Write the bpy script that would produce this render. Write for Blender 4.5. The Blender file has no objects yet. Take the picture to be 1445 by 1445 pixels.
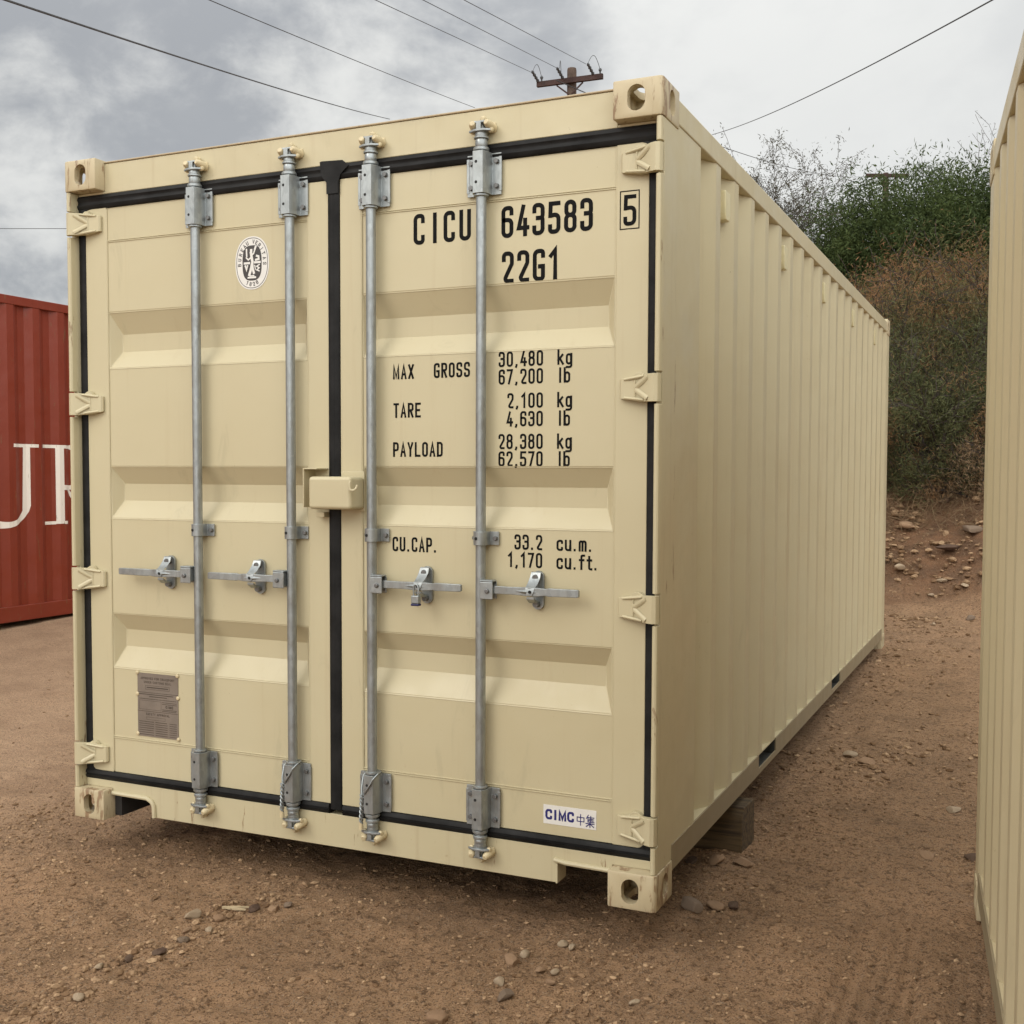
import bpy, math, random
import numpy as np
from mathutils import Vector, Matrix

S = bpy.context.scene
COL = S.collection
R = math.radians
random.seed(7)
rng = np.random.default_rng(11)

# ------------------------------------------------------------------ camera
cam_d = bpy.data.cameras.new("camera")
cam = bpy.data.objects.new("camera", cam_d)
COL.objects.link(cam)
cam_d.sensor_width = 36.0
cam_d.lens = 39.687
cam_d.shift_x = -0.01252
cam_d.shift_y = 0.01392
cam_d.clip_start = 0.05
cam_d.clip_end = 3000
cam.matrix_world = Matrix((
    (0.91265990, -0.02232914, 0.40810944, 3.48145),
    (0.40870505, 0.04136409, -0.91172869, -3.34604),
    (0.00347704, 0.99889460, 0.04687738, 1.38086),
    (0, 0, 0, 1)))
S.camera = cam

# ------------------------------------------------------------------ light
S.view_settings.view_transform = 'Standard'
S.view_settings.look = 'None'
S.view_settings.gamma = 1
S.view_settings.exposure = 0.24

SUN_DIR = Vector((-0.50, -0.78, 0.62)).normalized()      # towards the sun
SUN_EL = math.asin(SUN_DIR.z)
SUN_AZ = math.atan2(SUN_DIR.x, SUN_DIR.y)

w = bpy.data.worlds.new("World")
S.world = w
w.use_nodes = True
nt = w.node_tree
N = nt.nodes
L = nt.links
for n in list(N):
    N.remove(n)


def node(t, **kw):
    n = N.new(t)
    for k, v in kw.items():
        setattr(n, k, v)
    return n


def mth(op, a, b=None, c=None, clamp=False):
    n = N.new('ShaderNodeMath')
    n.operation = op
    n.use_clamp = clamp
    for i, v in enumerate((a, b, c)):
        if v is None:
            continue
        if isinstance(v, (int, float)):
            n.inputs[i].default_value = v
        else:
            L.new(v, n.inputs[i])
    return n.outputs[0]


def wnoise(vec, scale, detail, rough, dist=0.0):
    n = node('ShaderNodeTexNoise')
    n.inputs['Scale'].default_value = scale
    n.inputs['Detail'].default_value = detail
    n.inputs['Roughness'].default_value = rough
    n.inputs['Distortion'].default_value = dist
    L.new(vec, n.inputs['Vector'])
    return n.outputs['Fac']


def wsmooth(v, a, b):
    n = node('ShaderNodeMapRange', interpolation_type='SMOOTHSTEP')
    n.inputs['From Min'].default_value = a
    n.inputs['From Max'].default_value = b
    L.new(v, n.inputs['Value'])
    return n.outputs['Result']


sky = node('ShaderNodeTexSky', sky_type='NISHITA')
sky.sun_disc = False
sky.sun_elevation = SUN_EL
sky.sun_rotation = SUN_AZ
sky.air_density = 1.0
sky.dust_density = 2.0
geo = node('ShaderNodeTexCoord')
sep = node('ShaderNodeSeparateXYZ')
L.new(geo.outputs['Generated'], sep.inputs[0])
dx, dy, dz = sep.outputs
zz = mth('ADD', mth('MAXIMUM', dz, 0.0), 0.22)
px = mth('DIVIDE', dx, zz)
py = mth('DIVIDE', dy, zz)
comb = node('ShaderNodeCombineXYZ')
L.new(px, comb.inputs[0])
L.new(py, comb.inputs[1])
P = comb.outputs[0]
n1 = wnoise(P, 0.9, 6, 0.55, 0.3)
stretch = node('ShaderNodeMapping')
stretch.inputs['Scale'].default_value = (1.0, 1.0, 1.45)
L.new(geo.outputs['Generated'], stretch.inputs[0])
n3 = wnoise(stretch.outputs[0], 4.6, 10, 0.55, 0.25)
n4 = wnoise(stretch.outputs[0], 13.0, 8, 0.60, 0.2)
# how far towards the broken clouds (to the west of the yard)
west = mth('ADD', mth('MULTIPLY', dx, -0.955), mth('MULTIPLY', dy, 0.10))
wj = mth('ADD', west, mth('MULTIPLY', mth('SUBTRACT', n3, 0.5), 0.7))
westm = wsmooth(wj, 0.28, 0.62)
low = wsmooth(dz, 0.30, 0.02)       # the broken bank is heaviest low down
mott = mth('ADD', mth('MULTIPLY', n4, 0.50), mth('MULTIPLY', n3, 0.62))
broken = mth('ADD', wsmooth(mott, 0.44, 0.66), mth('MULTIPLY', low, 0.25))
soft = wsmooth(n1, 0.35, 0.70)
dark = mth('ADD', mth('MULTIPLY', broken, mth('ADD', mth('MULTIPLY', westm, 0.80), 0.0)),
           mth('MULTIPLY', mth('ADD', mth('MULTIPLY', soft, 0.6), mth('MULTIPLY', wsmooth(n3, 0.42, 0.66), 0.6)), 0.30), clamp=True)
# nearly even bright overcast, far brighter overhead than at the horizon
zen = wsmooth(dz, 0.28, 0.95)
south = wsmooth(mth('MULTIPLY', dy, -1.0), 0.0, 0.95)      # unseen sky behind the camera, brightened to light the doors
lum = mth('ADD', mth('ADD', mth('MULTIPLY', zen, 8.0), mth('MULTIPLY', south, 3.0)), 6.3)
lum = mth('SUBTRACT', lum, mth('MULTIPLY', westm, 0.5))
seast = wsmooth(mth('SUBTRACT', mth('MULTIPLY', dx, 0.80), mth('MULTIPLY', dy, 0.60)), 0.25, 0.95)  # out-of-view glow added to brighten the ribs' camera-facing slopes
neast = wsmooth(mth('ADD', mth('MULTIPLY', dx, 0.85), mth('MULTIPLY', dy, 0.53)), 0.45, 0.95)  # out-of-view sky dimmed so the side wall ribs stand out
lum = mth('ADD', lum, mth('MULTIPLY', seast, 11.0))
lum = mth('MULTIPLY', lum, mth('SUBTRACT', 1.0, mth('MULTIPLY', neast, 0.60)))
cl = node('ShaderNodeMix', data_type='RGBA')
cl.inputs['A'].default_value = (1.0, 1.0, 0.965, 1)
cl.inputs['B'].default_value = (0.50, 0.517, 0.54, 1)
L.new(dark, cl.inputs['Factor'])
sc_ = node('ShaderNodeVectorMath', operation='SCALE')
L.new(cl.outputs['Result'], sc_.inputs[0])
L.new(lum, sc_.inputs['Scale'])
mx = node('ShaderNodeMix', data_type='RGBA')
mx.inputs['Factor'].default_value = 0.93
L.new(sky.outputs[0], mx.inputs['A'])
L.new(sc_.outputs[0], mx.inputs['B'])
bg = node('ShaderNodeBackground')
bg.inputs['Strength'].default_value = 0.12
L.new(mx.outputs['Result'], bg.inputs['Color'])
out = node('ShaderNodeOutputWorld')
L.new(bg.outputs[0], out.inputs[0])

sun_d = bpy.data.lights.new("sun", 'SUN')
sun_d.energy = 0.80
sun_d.angle = R(28)
sun_d.color = (1.0, 0.95, 0.86)
sun = bpy.data.objects.new("sun", sun_d)
COL.objects.link(sun)
sun.rotation_euler = (-SUN_DIR).to_track_quat('-Z', 'Y').to_euler()
S.cycles.max_bounces = 8
S.cycles.use_denoising = True


# ------------------------------------------------------------------ materials
class Mat:
    def __init__(s, name):
        s.m = bpy.data.materials.new(name)
        s.m.use_nodes = True
        s.nt = s.m.node_tree
        s.N = s.nt.nodes
        s.b = s.N['Principled BSDF']
        s.tc = s.N.new('ShaderNodeTexCoord').outputs['Object']

    def set(s, **kw):
        for k, v in kw.items():
            k = k.replace('_', ' ')
            s.b.inputs[k].default_value = v
        return s

    def ln(s, a, b):
        s.nt.links.new(a, b)

    def map(s, scale=(1, 1, 1), loc=(0, 0, 0), src=None):
        n = s.N.new('ShaderNodeMapping')
        n.inputs['Scale'].default_value = scale
        n.inputs['Location'].default_value = loc
        s.ln(src or s.tc, n.inputs[0])
        return n.outputs[0]

    def noise(s, scale, detail=4, rough=0.55, vec=None, dist=0.0, col=False):
        n = s.N.new('ShaderNodeTexNoise')
        n.inputs['Scale'].default_value = scale
        n.inputs['Detail'].default_value = detail
        n.inputs['Roughness'].default_value = rough
        n.inputs['Distortion'].default_value = dist
        s.ln(vec or s.tc, n.inputs['Vector'])
        return n.outputs['Color' if col else 'Fac']

    def ramp(s, v, a, b, lo=0.0, hi=1.0):
        n = s.N.new('ShaderNodeMapRange')
        n.interpolation_type = 'SMOOTHSTEP'
        n.inputs['From Min'].default_value = a
        n.inputs['From Max'].default_value = b
        n.inputs['To Min'].default_value = lo
        n.inputs['To Max'].default_value = hi
        s.ln(v, n.inputs['Value'])
        return n.outputs['Result']

    def mul(s, a, b, op='MULTIPLY'):
        n = s.N.new('ShaderNodeMath')
        n.operation = op
        for i, v in enumerate((a, b)):
            if isinstance(v, (int, float)):
                n.inputs[i].default_value = v
            else:
                s.ln(v, n.inputs[i])
        return n.outputs[0]

    def mix(s, f, a, b):
        n = s.N.new('ShaderNodeMix')
        n.data_type = 'RGBA'
        if isinstance(f, (int, float)):
            n.inputs['Factor'].default_value = f
        else:
            s.ln(f, n.inputs['Factor'])
        for k, v in (('A', a), ('B', b)):
            if isinstance(v, tuple):
                n.inputs[k].default_value = (*v, 1) if len(v) == 3 else v
            else:
                s.ln(v, n.inputs[k])
        return n.outputs['Result']

    def bump(s, h, strength=0.2, dist=0.01, prev=None):
        n = s.N.new('ShaderNodeBump')
        n.inputs['Strength'].default_value = strength
        n.inputs['Distance'].default_value = dist
        s.ln(h, n.inputs['Height'])
        if prev is not None:
            s.ln(prev, n.inputs['Normal'])
        return n.outputs[0]

    def color(s, c):
        s.ln(c, s.b.inputs['Base Color'])

    def normal(s, n):
        s.ln(n, s.b.inputs['Normal'])

    def rough(s, v):
        s.ln(v, s.b.inputs['Roughness'])


def painted(name, base, dirt, rust=0.0, dent=0.35, rough=0.42):
    m = Mat(name)
    big = m.noise(0.9, 5, 0.6)
    streak = m.noise(1.0, 5, 0.65, m.map((26, 26, 0.9)))
    spot = m.noise(55, 3, 0.6)
    c = m.mix(m.ramp(big, 0.35, 0.75, 0.0, 0.45), base, tuple(x * y for x, y in zip(base, (0.93, 0.90, 0.85))))
    c = m.mix(m.ramp(streak, 0.54, 0.82, 0.0, 0.34), c, dirt)
    c = m.mix(m.mul(m.ramp(spot, 0.66, 0.74), m.ramp(big, 0.48, 0.66, 0.0, 0.5)), c, dirt)
    if rust:
        rn = m.noise(1.0, 8, 0.70, m.map((22, 22, 4.5)), 0.4)
        rm = m.ramp(rn, 0.70 - rust, 0.76 - rust)
        rc = m.mix(m.noise(40, 4), (0.12, 0.050, 0.022), (0.24, 0.120, 0.055))
        c = m.mix(m.mul(rm, 0.72), c, rc)
    # small chips and grazes in the paint
    chip = m.ramp(m.noise(1.0, 4, 0.7, m.map((75, 75, 38))), 0.715, 0.735)
    c = m.mix(m.mul(chip, m.ramp(m.noise(1.3, 3, 0.6, m.map((1, 1, 1), (5, 2, 8))), 0.50, 0.60, 0, 0.75)), c, (0.13, 0.075, 0.04))
    graze = m.ramp(m.noise(1.0, 5, 0.65, m.map((9, 9, 2.2), (3, 7, 1)), 0.8), 0.60, 0.72, 0, 0.30)
    c = m.mix(graze, c, tuple(x * 0.72 for x in base))
    m.color(c)
    m.rough(m.ramp(m.noise(6, 4), 0.3, 0.7, rough - 0.08, rough + 0.14))
    b = m.bump(m.noise(2.6, 3, 0.5), dent, 0.02)
    b = m.bump(m.noise(260, 2, 0.5), 0.06, 0.002, b)
    m.normal(b)
    return m.m


BEIGE = (0.520, 0.458, 0.298)
M_PAINT = painted('beige_paint', BEIGE, (0.36, 0.275, 0.165), dent=0.6)
M_DOOR = painted('beige_door_paint', BEIGE, (0.44, 0.355, 0.22), dent=0.22)
M_WORN = painted('worn_beige_paint', (0.50, 0.42, 0.27), (0.29, 0.20, 0.115), rust=0.165, dent=0.1)
M_POST = painted('scuffed_beige_paint', BEIGE, (0.30, 0.21, 0.12), rust=0.095, dent=0.12)
M_RED = painted('red_container_paint', (0.215, 0.031, 0.012), (0.085, 0.015, 0.008), rust=0.10, dent=0.8, rough=0.5)
M_SIDE2 = painted('beige_side_paint', (0.52, 0.445, 0.285), (0.36, 0.28, 0.17), rust=0.0, dent=0.3)


def simple(name, col, rough=0.5, metal=0.0, var=0.25, scale=30, bump=0.1, spec=0.5):
    m = Mat(name)
    m.b.inputs['Specular IOR Level'].default_value = spec
    m.set(Metallic=metal)
    c = m.mix(m.ramp(m.noise(scale, 5, 0.6), 0.3, 0.75), col, tuple(x * (1 - var) for x in col))
    m.color(c)
    m.rough(m.ramp(m.noise(scale * 0.6, 3), 0.3, 0.7, rough - 0.08, rough + 0.08))
    m.normal(m.bump(m.noise(scale * 5, 2), bump, 0.004))
    return m.m


def galv():
    m = Mat('galvanised_steel')
    m.set(Metallic=0.7)
    v = m.N.new('ShaderNodeTexVoronoi')
    v.inputs['Scale'].default_value = 90
    m.ln(m.map((1, 1, 0.45)), v.inputs['Vector'])
    sepc = m.N.new('ShaderNodeSeparateColor')
    m.ln(v.outputs['Color'], sepc.inputs[0])
    c = m.mix(m.ramp(sepc.outputs[0], 0.0, 1.0, 0.0, 0.45), (0.36, 0.385, 0.39), (0.24, 0.26, 0.265))
    c = m.mix(m.ramp(m.noise(7, 5, 0.65), 0.45, 0.75, 0, 0.6), c, (0.215, 0.215, 0.20))
    m.color(c)
    m.rough(m.ramp(m.noise(25, 3), 0.3, 0.7, 0.32, 0.50))
    m.normal(m.bump(m.noise(120, 2), 0.08, 0.002))
    return m.m


M_GALV = galv()
M_BOLT = simple('bolt_steel', (0.20, 0.20, 0.20), 0.45, 0.7)
M_HOLE = simple('hole_shade', (0.012, 0.012, 0.012), 0.8)
M_RUB = simple('black_rubber', (0.017, 0.0165, 0.0165), 0.6, 0, 0.72, 9, 0.25, 0.2)
M_BLACK = simple('black_lettering', (0.006, 0.006, 0.006), 0.7, 0, 0.3, 30, 0.05, 0.12)
M_LIP = painted('lip_paint', (0.40, 0.315, 0.20), (0.20, 0.11, 0.06), rust=0.10)
M_RAIL = painted('shaded_rail_paint', (0.255, 0.205, 0.125), (0.13, 0.092, 0.055), dent=0.15, rough=0.6)  # base darkened to imitate shade on the rail face; streaks are dirt
M_POCK = simple('pocket_shade', (0.055, 0.055, 0.048), 0.7)  # dark colour stands in for the shade inside the fork pockets
M_WHITE = simple('white_sticker', (0.72, 0.70, 0.66), 0.4, 0, 0.06)
M_NAVY = simple('navy_print', (0.020, 0.022, 0.16), 0.4)
M_EMB = simple('dark_print', (0.045, 0.038, 0.036), 0.4)
M_PLATE = simple('etched_plate', (0.235, 0.195, 0.160), 0.45, 0.25, 0.2, 12)
M_PLTXT = simple('plate_etching', (0.075, 0.055, 0.042), 0.6)
M_CREAM = simple('cream_plastic', (0.66, 0.59, 0.36), 0.4, 0, 0.1)
M_KEEP = simple('cast_keeper_paint', (0.60, 0.50, 0.31), 0.4, 0, 0.15)
M_UNDER = simple('underframe_black', (0.025, 0.022, 0.02), 0.8)
M_FLOORU = simple('underfloor_ply', (0.06, 0.04, 0.025), 0.9)
M_BLUE = simple('blue_plastic', (0.012, 0.014, 0.085), 0.4)
M_LETW = painted('worn_white_lettering', (0.84, 0.79, 0.71), (0.50, 0.26, 0.18), rust=0.075, dent=0.3, rough=0.6)
M_WIRE = simple('wire_black', (0.055, 0.055, 0.058), 0.6)
M_INS = simple('insulator', (0.07, 0.075, 0.08), 0.35)
M_POLE = simple('pole_wood', (0.115, 0.075, 0.055), 0.85, 0, 0.5, 3)
M_ARM = simple('crossarm_wood', (0.062, 0.031, 0.026), 0.85, 0, 0.5, 3)


def timber():
    m = Mat('weathered_timber')
    g = m.noise(1.0, 6, 0.65, m.map((3, 55, 55)))
    c = m.mix(m.ramp(g, 0.35, 0.7), (0.115, 0.075, 0.034), (0.032, 0.021, 0.011))
    m.color(c)
    m.set(Roughness=0.9)
    m.normal(m.bump(g, 0.5, 0.01))
    return m.m


M_TIMBER = timber()


def dirt():
    m = Mat('red_brown_dirt')
    big = m.noise(0.45, 6, 0.6)
    mid = m.noise(3.2, 8, 0.68)
    fine = m.noise(38, 6, 0.72)
    c = m.mix(m.ramp(big, 0.36, 0.66), (0.410, 0.252, 0.140), (0.470, 0.284, 0.158))
    c = m.mix(m.ramp(mid, 0.40, 0.68, 0, 0.75), c, (0.280, 0.172, 0.096))
    c = m.mix(m.ramp(fine, 0.50, 0.64, 0, 0.85), c, (0.120, 0.066, 0.034))
    c = m.mix(m.ramp(m.noise(70, 3, 0.6, m.map((1, 1, 1), (7, 3, 1))), 0.60, 0.70, 0, 0.75), c, (0.42, 0.30, 0.20))
    # the road west of the yard is paler, pinkish, packed dirt
    sx = m.N.new('ShaderNodeSeparateXYZ')
    m.ln(m.tc, sx.inputs[0])
    road = m.ramp(m.mul(sx.outputs[0], m.mul(m.noise(.8, 4), 1.6), 'ADD'), -0.4, 1.2, 0.75, 0.0)
    c = m.mix(road, c, m.mix(m.ramp(mid, .35, .7), (0.58, 0.395, 0.255), (0.46, 0.300, 0.190)))
    # redder, darker soil on the cut bank
    bank = m.ramp(m.mul(sx.outputs[1], m.mul(m.noise(1.6, 5), 1.5), 'ADD'), 8.6, 9.5)
    c = m.mix(m.mul(bank, 0.8), c, m.mix(m.ramp(m.noise(5, 6, .65), .38, .62), (0.20, 0.098, 0.050), (0.105, 0.055, 0.032)))
    shadow_specks = m.noise(170, 3, 0.6)  # dark dots painted for the tiny shadows among the gravel
    c = m.mix(m.ramp(shadow_specks, 0.54, 0.64, 0, 0.85), c, (0.070, 0.036, 0.020))
    c = m.mix(m.ramp(m.noise(210, 2, 0.5, m.map((1, 1, 1), (3, 9, 2))), 0.64, 0.70, 0, 0.7), c, (0.44, 0.33, 0.23))
    v = m.N.new('ShaderNodeTexVoronoi')
    v.inputs['Scale'].default_value = 95
    m.ln(m.tc, v.inputs['Vector'])
    sepc = m.N.new('ShaderNodeSeparateColor')
    m.ln(v.outputs['Color'], sepc.inputs[0])
    peb = m.mul(m.ramp(v.outputs['Distance'], 0.28, 0.36, 1, 0), m.ramp(sepc.outputs[0], 0.70, 0.72))
    pc = m.mix(sepc.outputs[1], (0.10, 0.055, 0.035), (0.42, 0.31, 0.21))
    c = m.mix(m.mul(peb, 0.8), c, pc)
    m.color(c)
    m.set(Roughness=0.92)
    m.b.inputs['Specular IOR Level'].default_value = 0.25
    h = m.mul(m.mul(fine, 0.55), m.mul(mid, 0.6), 'ADD')
    b = m.bump(h, 1.0, 0.035)
    b = m.bump(m.noise(120, 4, 0.75), 1.0, 0.009, b)
    b = m.bump(peb, 0.7, 0.006, b)
    m.normal(b)
    return m.m


M_DIRT = dirt()


def stone(name, a, b):
    m = Mat(name)
    gi = m.N.new('ShaderNodeNewGeometry')
    c = m.mix(gi.outputs['Random Per Island'], a, b)
    c = m.mix(m.ramp(m.noise(45, 5, 0.7), 0.4, 0.7, 0, 0.6), c, tuple(x * 0.6 for x in a))
    m.color(c)
    m.set(Roughness=0.95)
    m.b.inputs['Specular IOR Level'].default_value = 0.15
    m.normal(m.bump(m.noise(60, 5, 0.7), 0.6, 0.01))
    return m.m


M_GRAVEL = stone('gravel_mix', (0.17, 0.098, 0.052), (0.46, 0.31, 0.185))
M_STONE = stone('tan_stone', (0.34, 0.215, 0.13), (0.38, 0.25, 0.155))
M_STONE_PALE = stone('pale_stone', (0.45, 0.34, 0.23), (0.47, 0.36, 0.25))
M_STONE_DARK = stone('dark_stone', (0.12, 0.075, 0.055), (0.15, 0.10, 0.07))
M_STONE_GREY = stone('grey_stone', (0.24, 0.175, 0.125), (0.27, 0.20, 0.145))


def leafmat(name, a, b, c2, patch=(0.48, 0.62), brown=None, pscale=1.1):
    m = Mat(name)
    gi = m.N.new('ShaderNodeNewGeometry')
    c = m.mix(gi.outputs['Random Per Island'], a, b)
    c = m.mix(m.ramp(m.noise(2.2, 4, 0.6), 0.4, 0.65, 0, 0.7), c, c2)
    if brown:
        nb = m.noise(pscale, 5, 0.6, dist=0.4)
        c = m.mix(m.ramp(nb, patch[0], patch[1]), c, brown)
    m.color(c)
    m.set(Roughness=0.75)
    m.b.inputs['Specular IOR Level'].default_value = 0.2
    tr = m.N.new('ShaderNodeBsdfTranslucent')
    m.ln(c, tr.inputs['Color'])
    ms = m.N.new('ShaderNodeMixShader')
    ms.inputs[0].default_value = 0.25
    m.ln(m.b.outputs[0], ms.inputs[1])
    m.ln(tr.outputs[0], ms.inputs[2])
    o = m.N['Material Output']
    m.ln(ms.outputs[0], o.inputs['Surface'])
    return m.m


M_LEAF = leafmat('mesquite_leaf', (0.050, 0.075, 0.024), (0.095, 0.125, 0.040), (0.036, 0.056, 0.022))
M_LEAF2 = leafmat('olive_shrub_leaf', (0.098, 0.098, 0.038), (0.160, 0.150, 0.060), (0.068, 0.080, 0.034),
                  (0.46, 0.60), (0.24, 0.125, 0.060), 0.9)
M_LEAF3 = leafmat('dark_shrub_leaf', (0.080, 0.090, 0.036), (0.140, 0.145, 0.062), (0.058, 0.070, 0.032),
                  (0.52, 0.62), (0.22, 0.125, 0.060), 1.5)
M_LEAFD = leafmat('dry_brown_leaf', (0.22, 0.110, 0.050), (0.34, 0.185, 0.095), (0.13, 0.085, 0.042))
M_LEAFS = leafmat('sparse_leaf', (0.062, 0.062, 0.040), (0.105, 0.095, 0.060), (0.05, 0.045, 0.035))
M_BARK = simple('dark_bark', (0.050, 0.036, 0.028), 0.9, 0, 0.5, 12, 0.4)
M_TWIG = simple('grey_twig', (0.085, 0.065, 0.055), 0.9, 0, 0.4, 12, 0.4)
M_STRAW = leafmat('dry_straw', (0.20, 0.13, 0.075), (0.34, 0.24, 0.14), (0.14, 0.095, 0.055))


# ------------------------------------------------------------------ mesh helper
class MB:
    def __init__(s):
        s.v = []
        s.f = []
        s.mi = []
        s.sm = []

    def add(s, vs, fs, m=0, smooth=False):
        o = len(s.v)
        s.v.extend([tuple(map(float, v)) for v in vs])
        for f in fs:
            s.f.append([i + o for i in f])
            s.mi.append(m)
            s.sm.append(smooth)
        return s

    def box(s, x0, x1, y0, y1, z0, z1, m=0):
        vs = [(x, y, z) for x in (x0, x1) for y in (y0, y1) for z in (z0, z1)]
        fs = [(0, 1, 3, 2), (4, 6, 7, 5), (0, 4, 5, 1), (2, 3, 7, 6), (0, 2, 6, 4), (1, 5, 7, 3)]
        return s.add(vs, fs, m)

    def prism(s, poly, axis, a0, a1, m=0):
        """poly: 2D points; axis 'x': (y,z), 'y': (x,z), 'z': (x,y)"""
        def P(p, a):
            return {'x': (a, p[0], p[1]), 'y': (p[0], a, p[1]), 'z': (p[0], p[1], a)}[axis]
        n = len(poly)
        vs = [P(p, a0) for p in poly] + [P(p, a1) for p in poly]
        fs = [tuple(range(n)), tuple(range(2 * n - 1, n - 1, -1))]
        fs += [(i, (i + 1) % n, n + (i + 1) % n, n + i) for i in range(n)]
        return s.add(vs, fs, m)

    def cyl(s, p0, p1, r0, r1=None, seg=16, m=0, caps=True):
        return s.tube([p0, p1], [r0, r1 if r1 is not None else r0], seg, m, caps)

    def tube(s, pts, r, seg=8, m=0, caps=True, closed=False):
        pts = [Vector(p) for p in pts]
        n = len(pts)
        rs = r if isinstance(r, (list, tuple)) else [r] * n
        rings = []
        ref = None
        for i, p in enumerate(pts):
            a = pts[i - 1] if i > 0 else (pts[-1] if closed else p)
            b = pts[i + 1] if i < n - 1 else (pts[0] if closed else p)
            t = (b - a)
            if t.length < 1e-9:
                t = Vector((0, 0, 1))
            t.normalize()
            if ref is None:
                ref = Vector((0, 0, 1)) if abs(t.z) < 0.9 else Vector((1, 0, 0))
            u = (ref - t * ref.dot(t))
            if u.length < 1e-6:
                u = t.orthogonal()
            u.normalize()
            ref = u
            v = t.cross(u)
            rings.append([p + (u * math.cos(2 * math.pi * k / seg) + v * math.sin(2 * math.pi * k / seg)) * rs[i]
                          for k in range(seg)])
        vs = [tuple(q) for ring in rings for q in ring]
        fs = []
        last = n if closed else n - 1
        for i in range(last):
            j = (i + 1) % n
            for k in range(seg):
                k2 = (k + 1) % seg
                fs.append((i * seg + k, i * seg + k2, j * seg + k2, j * seg + k))
        s.add(vs, fs, m, True)
        if caps and not closed:
            o = len(s.v) - len(vs)
            for base, rev in ((0, True), ((n - 1) * seg, False)):
                f = [o + base + k for k in range(seg)]
                s.f.append(f[::-1] if rev else f)
                s.mi.append(m)
                s.sm.append(False)
        return s

    def loft(s, secs, m=0, smooth=False, caps=True):
        """secs: list of equal-length closed sections (3D points)"""
        n = len(secs[0])
        vs = [p for sec in secs for p in sec]
        fs = []
        for i in range(len(secs) - 1):
            for k in range(n):
                k2 = (k + 1) % n
                fs.append((i * n + k, i * n + k2, (i + 1) * n + k2, (i + 1) * n + k))
        if caps:
            fs.append(tuple(range(n))[::-1])
            fs.append(tuple((len(secs) - 1) * n + k for k in range(n)))
        return s.add(vs, fs, m, smooth)

    def mirror_x(s, c):
        """mirror everything about x=c"""
        s.v = [(2 * c - x, y, z) for x, y, z in s.v]
        s.f = [f[::-1] for f in s.f]
        return s

    def build(s, name, mats, parent=None, bevel=0.0, angle=35, seg=2, recalc=True):
        me = bpy.data.meshes.new(name)
        me.from_pydata(s.v, [], s.f)
        if not isinstance(mats, (list, tuple)):
            mats = [mats]
        for m in mats:
            me.materials.append(m)
        me.polygons.foreach_set('material_index', s.mi)
        if recalc:
            import bmesh
            bm = bmesh.new()
            bm.from_mesh(me)
            bmesh.ops.recalc_face_normals(bm, faces=bm.faces)
            bm.to_mesh(me)
            bm.free()
        me.polygons.foreach_set('use_smooth', [True] * len(me.polygons))
        me.set_sharp_from_angle(angle=R(angle))
        o = bpy.data.objects.new(name, me)
        COL.objects.link(o)
        if parent:
            o.parent = parent
        if bevel:
            b = o.modifiers.new('bevel', 'BEVEL')
            b.width = bevel
            b.segments = seg
            b.limit_method = 'ANGLE'
            b.angle_limit = R(40)
            b.harden_normals = True
        return o


def thing(name, label, cat, loc=(0, 0, 0), rz=0.0, group=None):
    o = bpy.data.objects.new(name, None)
    COL.objects.link(o)
    o.location = loc
    o.rotation_euler = (0, 0, rz)
    o.empty_display_size = 0.2
    return tag(o, label, cat, group)


def tag(o, label=None, cat=None, group=None, kind=None):
    if label:
        o['label'] = label
    if cat:
        o['category'] = cat
    if group:
        o['group'] = group
    if kind:
        o['kind'] = kind
    return o


# ------------------------------------------------------------------ stroke lettering
def rnd(path, r, closed=False, n=6):
    """round the corners of a polyline"""
    pts = [np.array(p, float) for p in path]
    m = len(pts)
    outp = []
    for i, p in enumerate(pts):
        if not closed and i in (0, m - 1):
            outp.append(tuple(p))
            continue
        a, b = pts[i - 1], pts[(i + 1) % m]
        da, db = a - p, b - p
        la, lb = np.hypot(*da), np.hypot(*db)
        da, db = da / la, db / lb
        cosang = np.clip(da @ db, -1, 1)
        ang = math.acos(cosang)
        if ang > 2.9 or r <= 0:
            outp.append(tuple(p))
            continue
        t = min(r / math.tan(ang / 2), la * 0.5, lb * 0.5)
        rr = t * math.tan(ang / 2)
        p0, p1 = p + da * t, p + db * t
        bis = (da + db) / np.hypot(*(da + db))
        c = p + bis * (rr / math.sin(ang / 2))
        a0 = math.atan2(*(p0 - c)[::-1])
        a1 = math.atan2(*(p1 - c)[::-1])
        d = (a1 - a0 + math.pi) % (2 * math.pi) - math.pi
        for k in range(n + 1):
            t_ = a0 + d * k / n
            outp.append((c[0] + rr * math.cos(t_), c[1] + rr * math.sin(t_)))
    return outp


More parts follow.
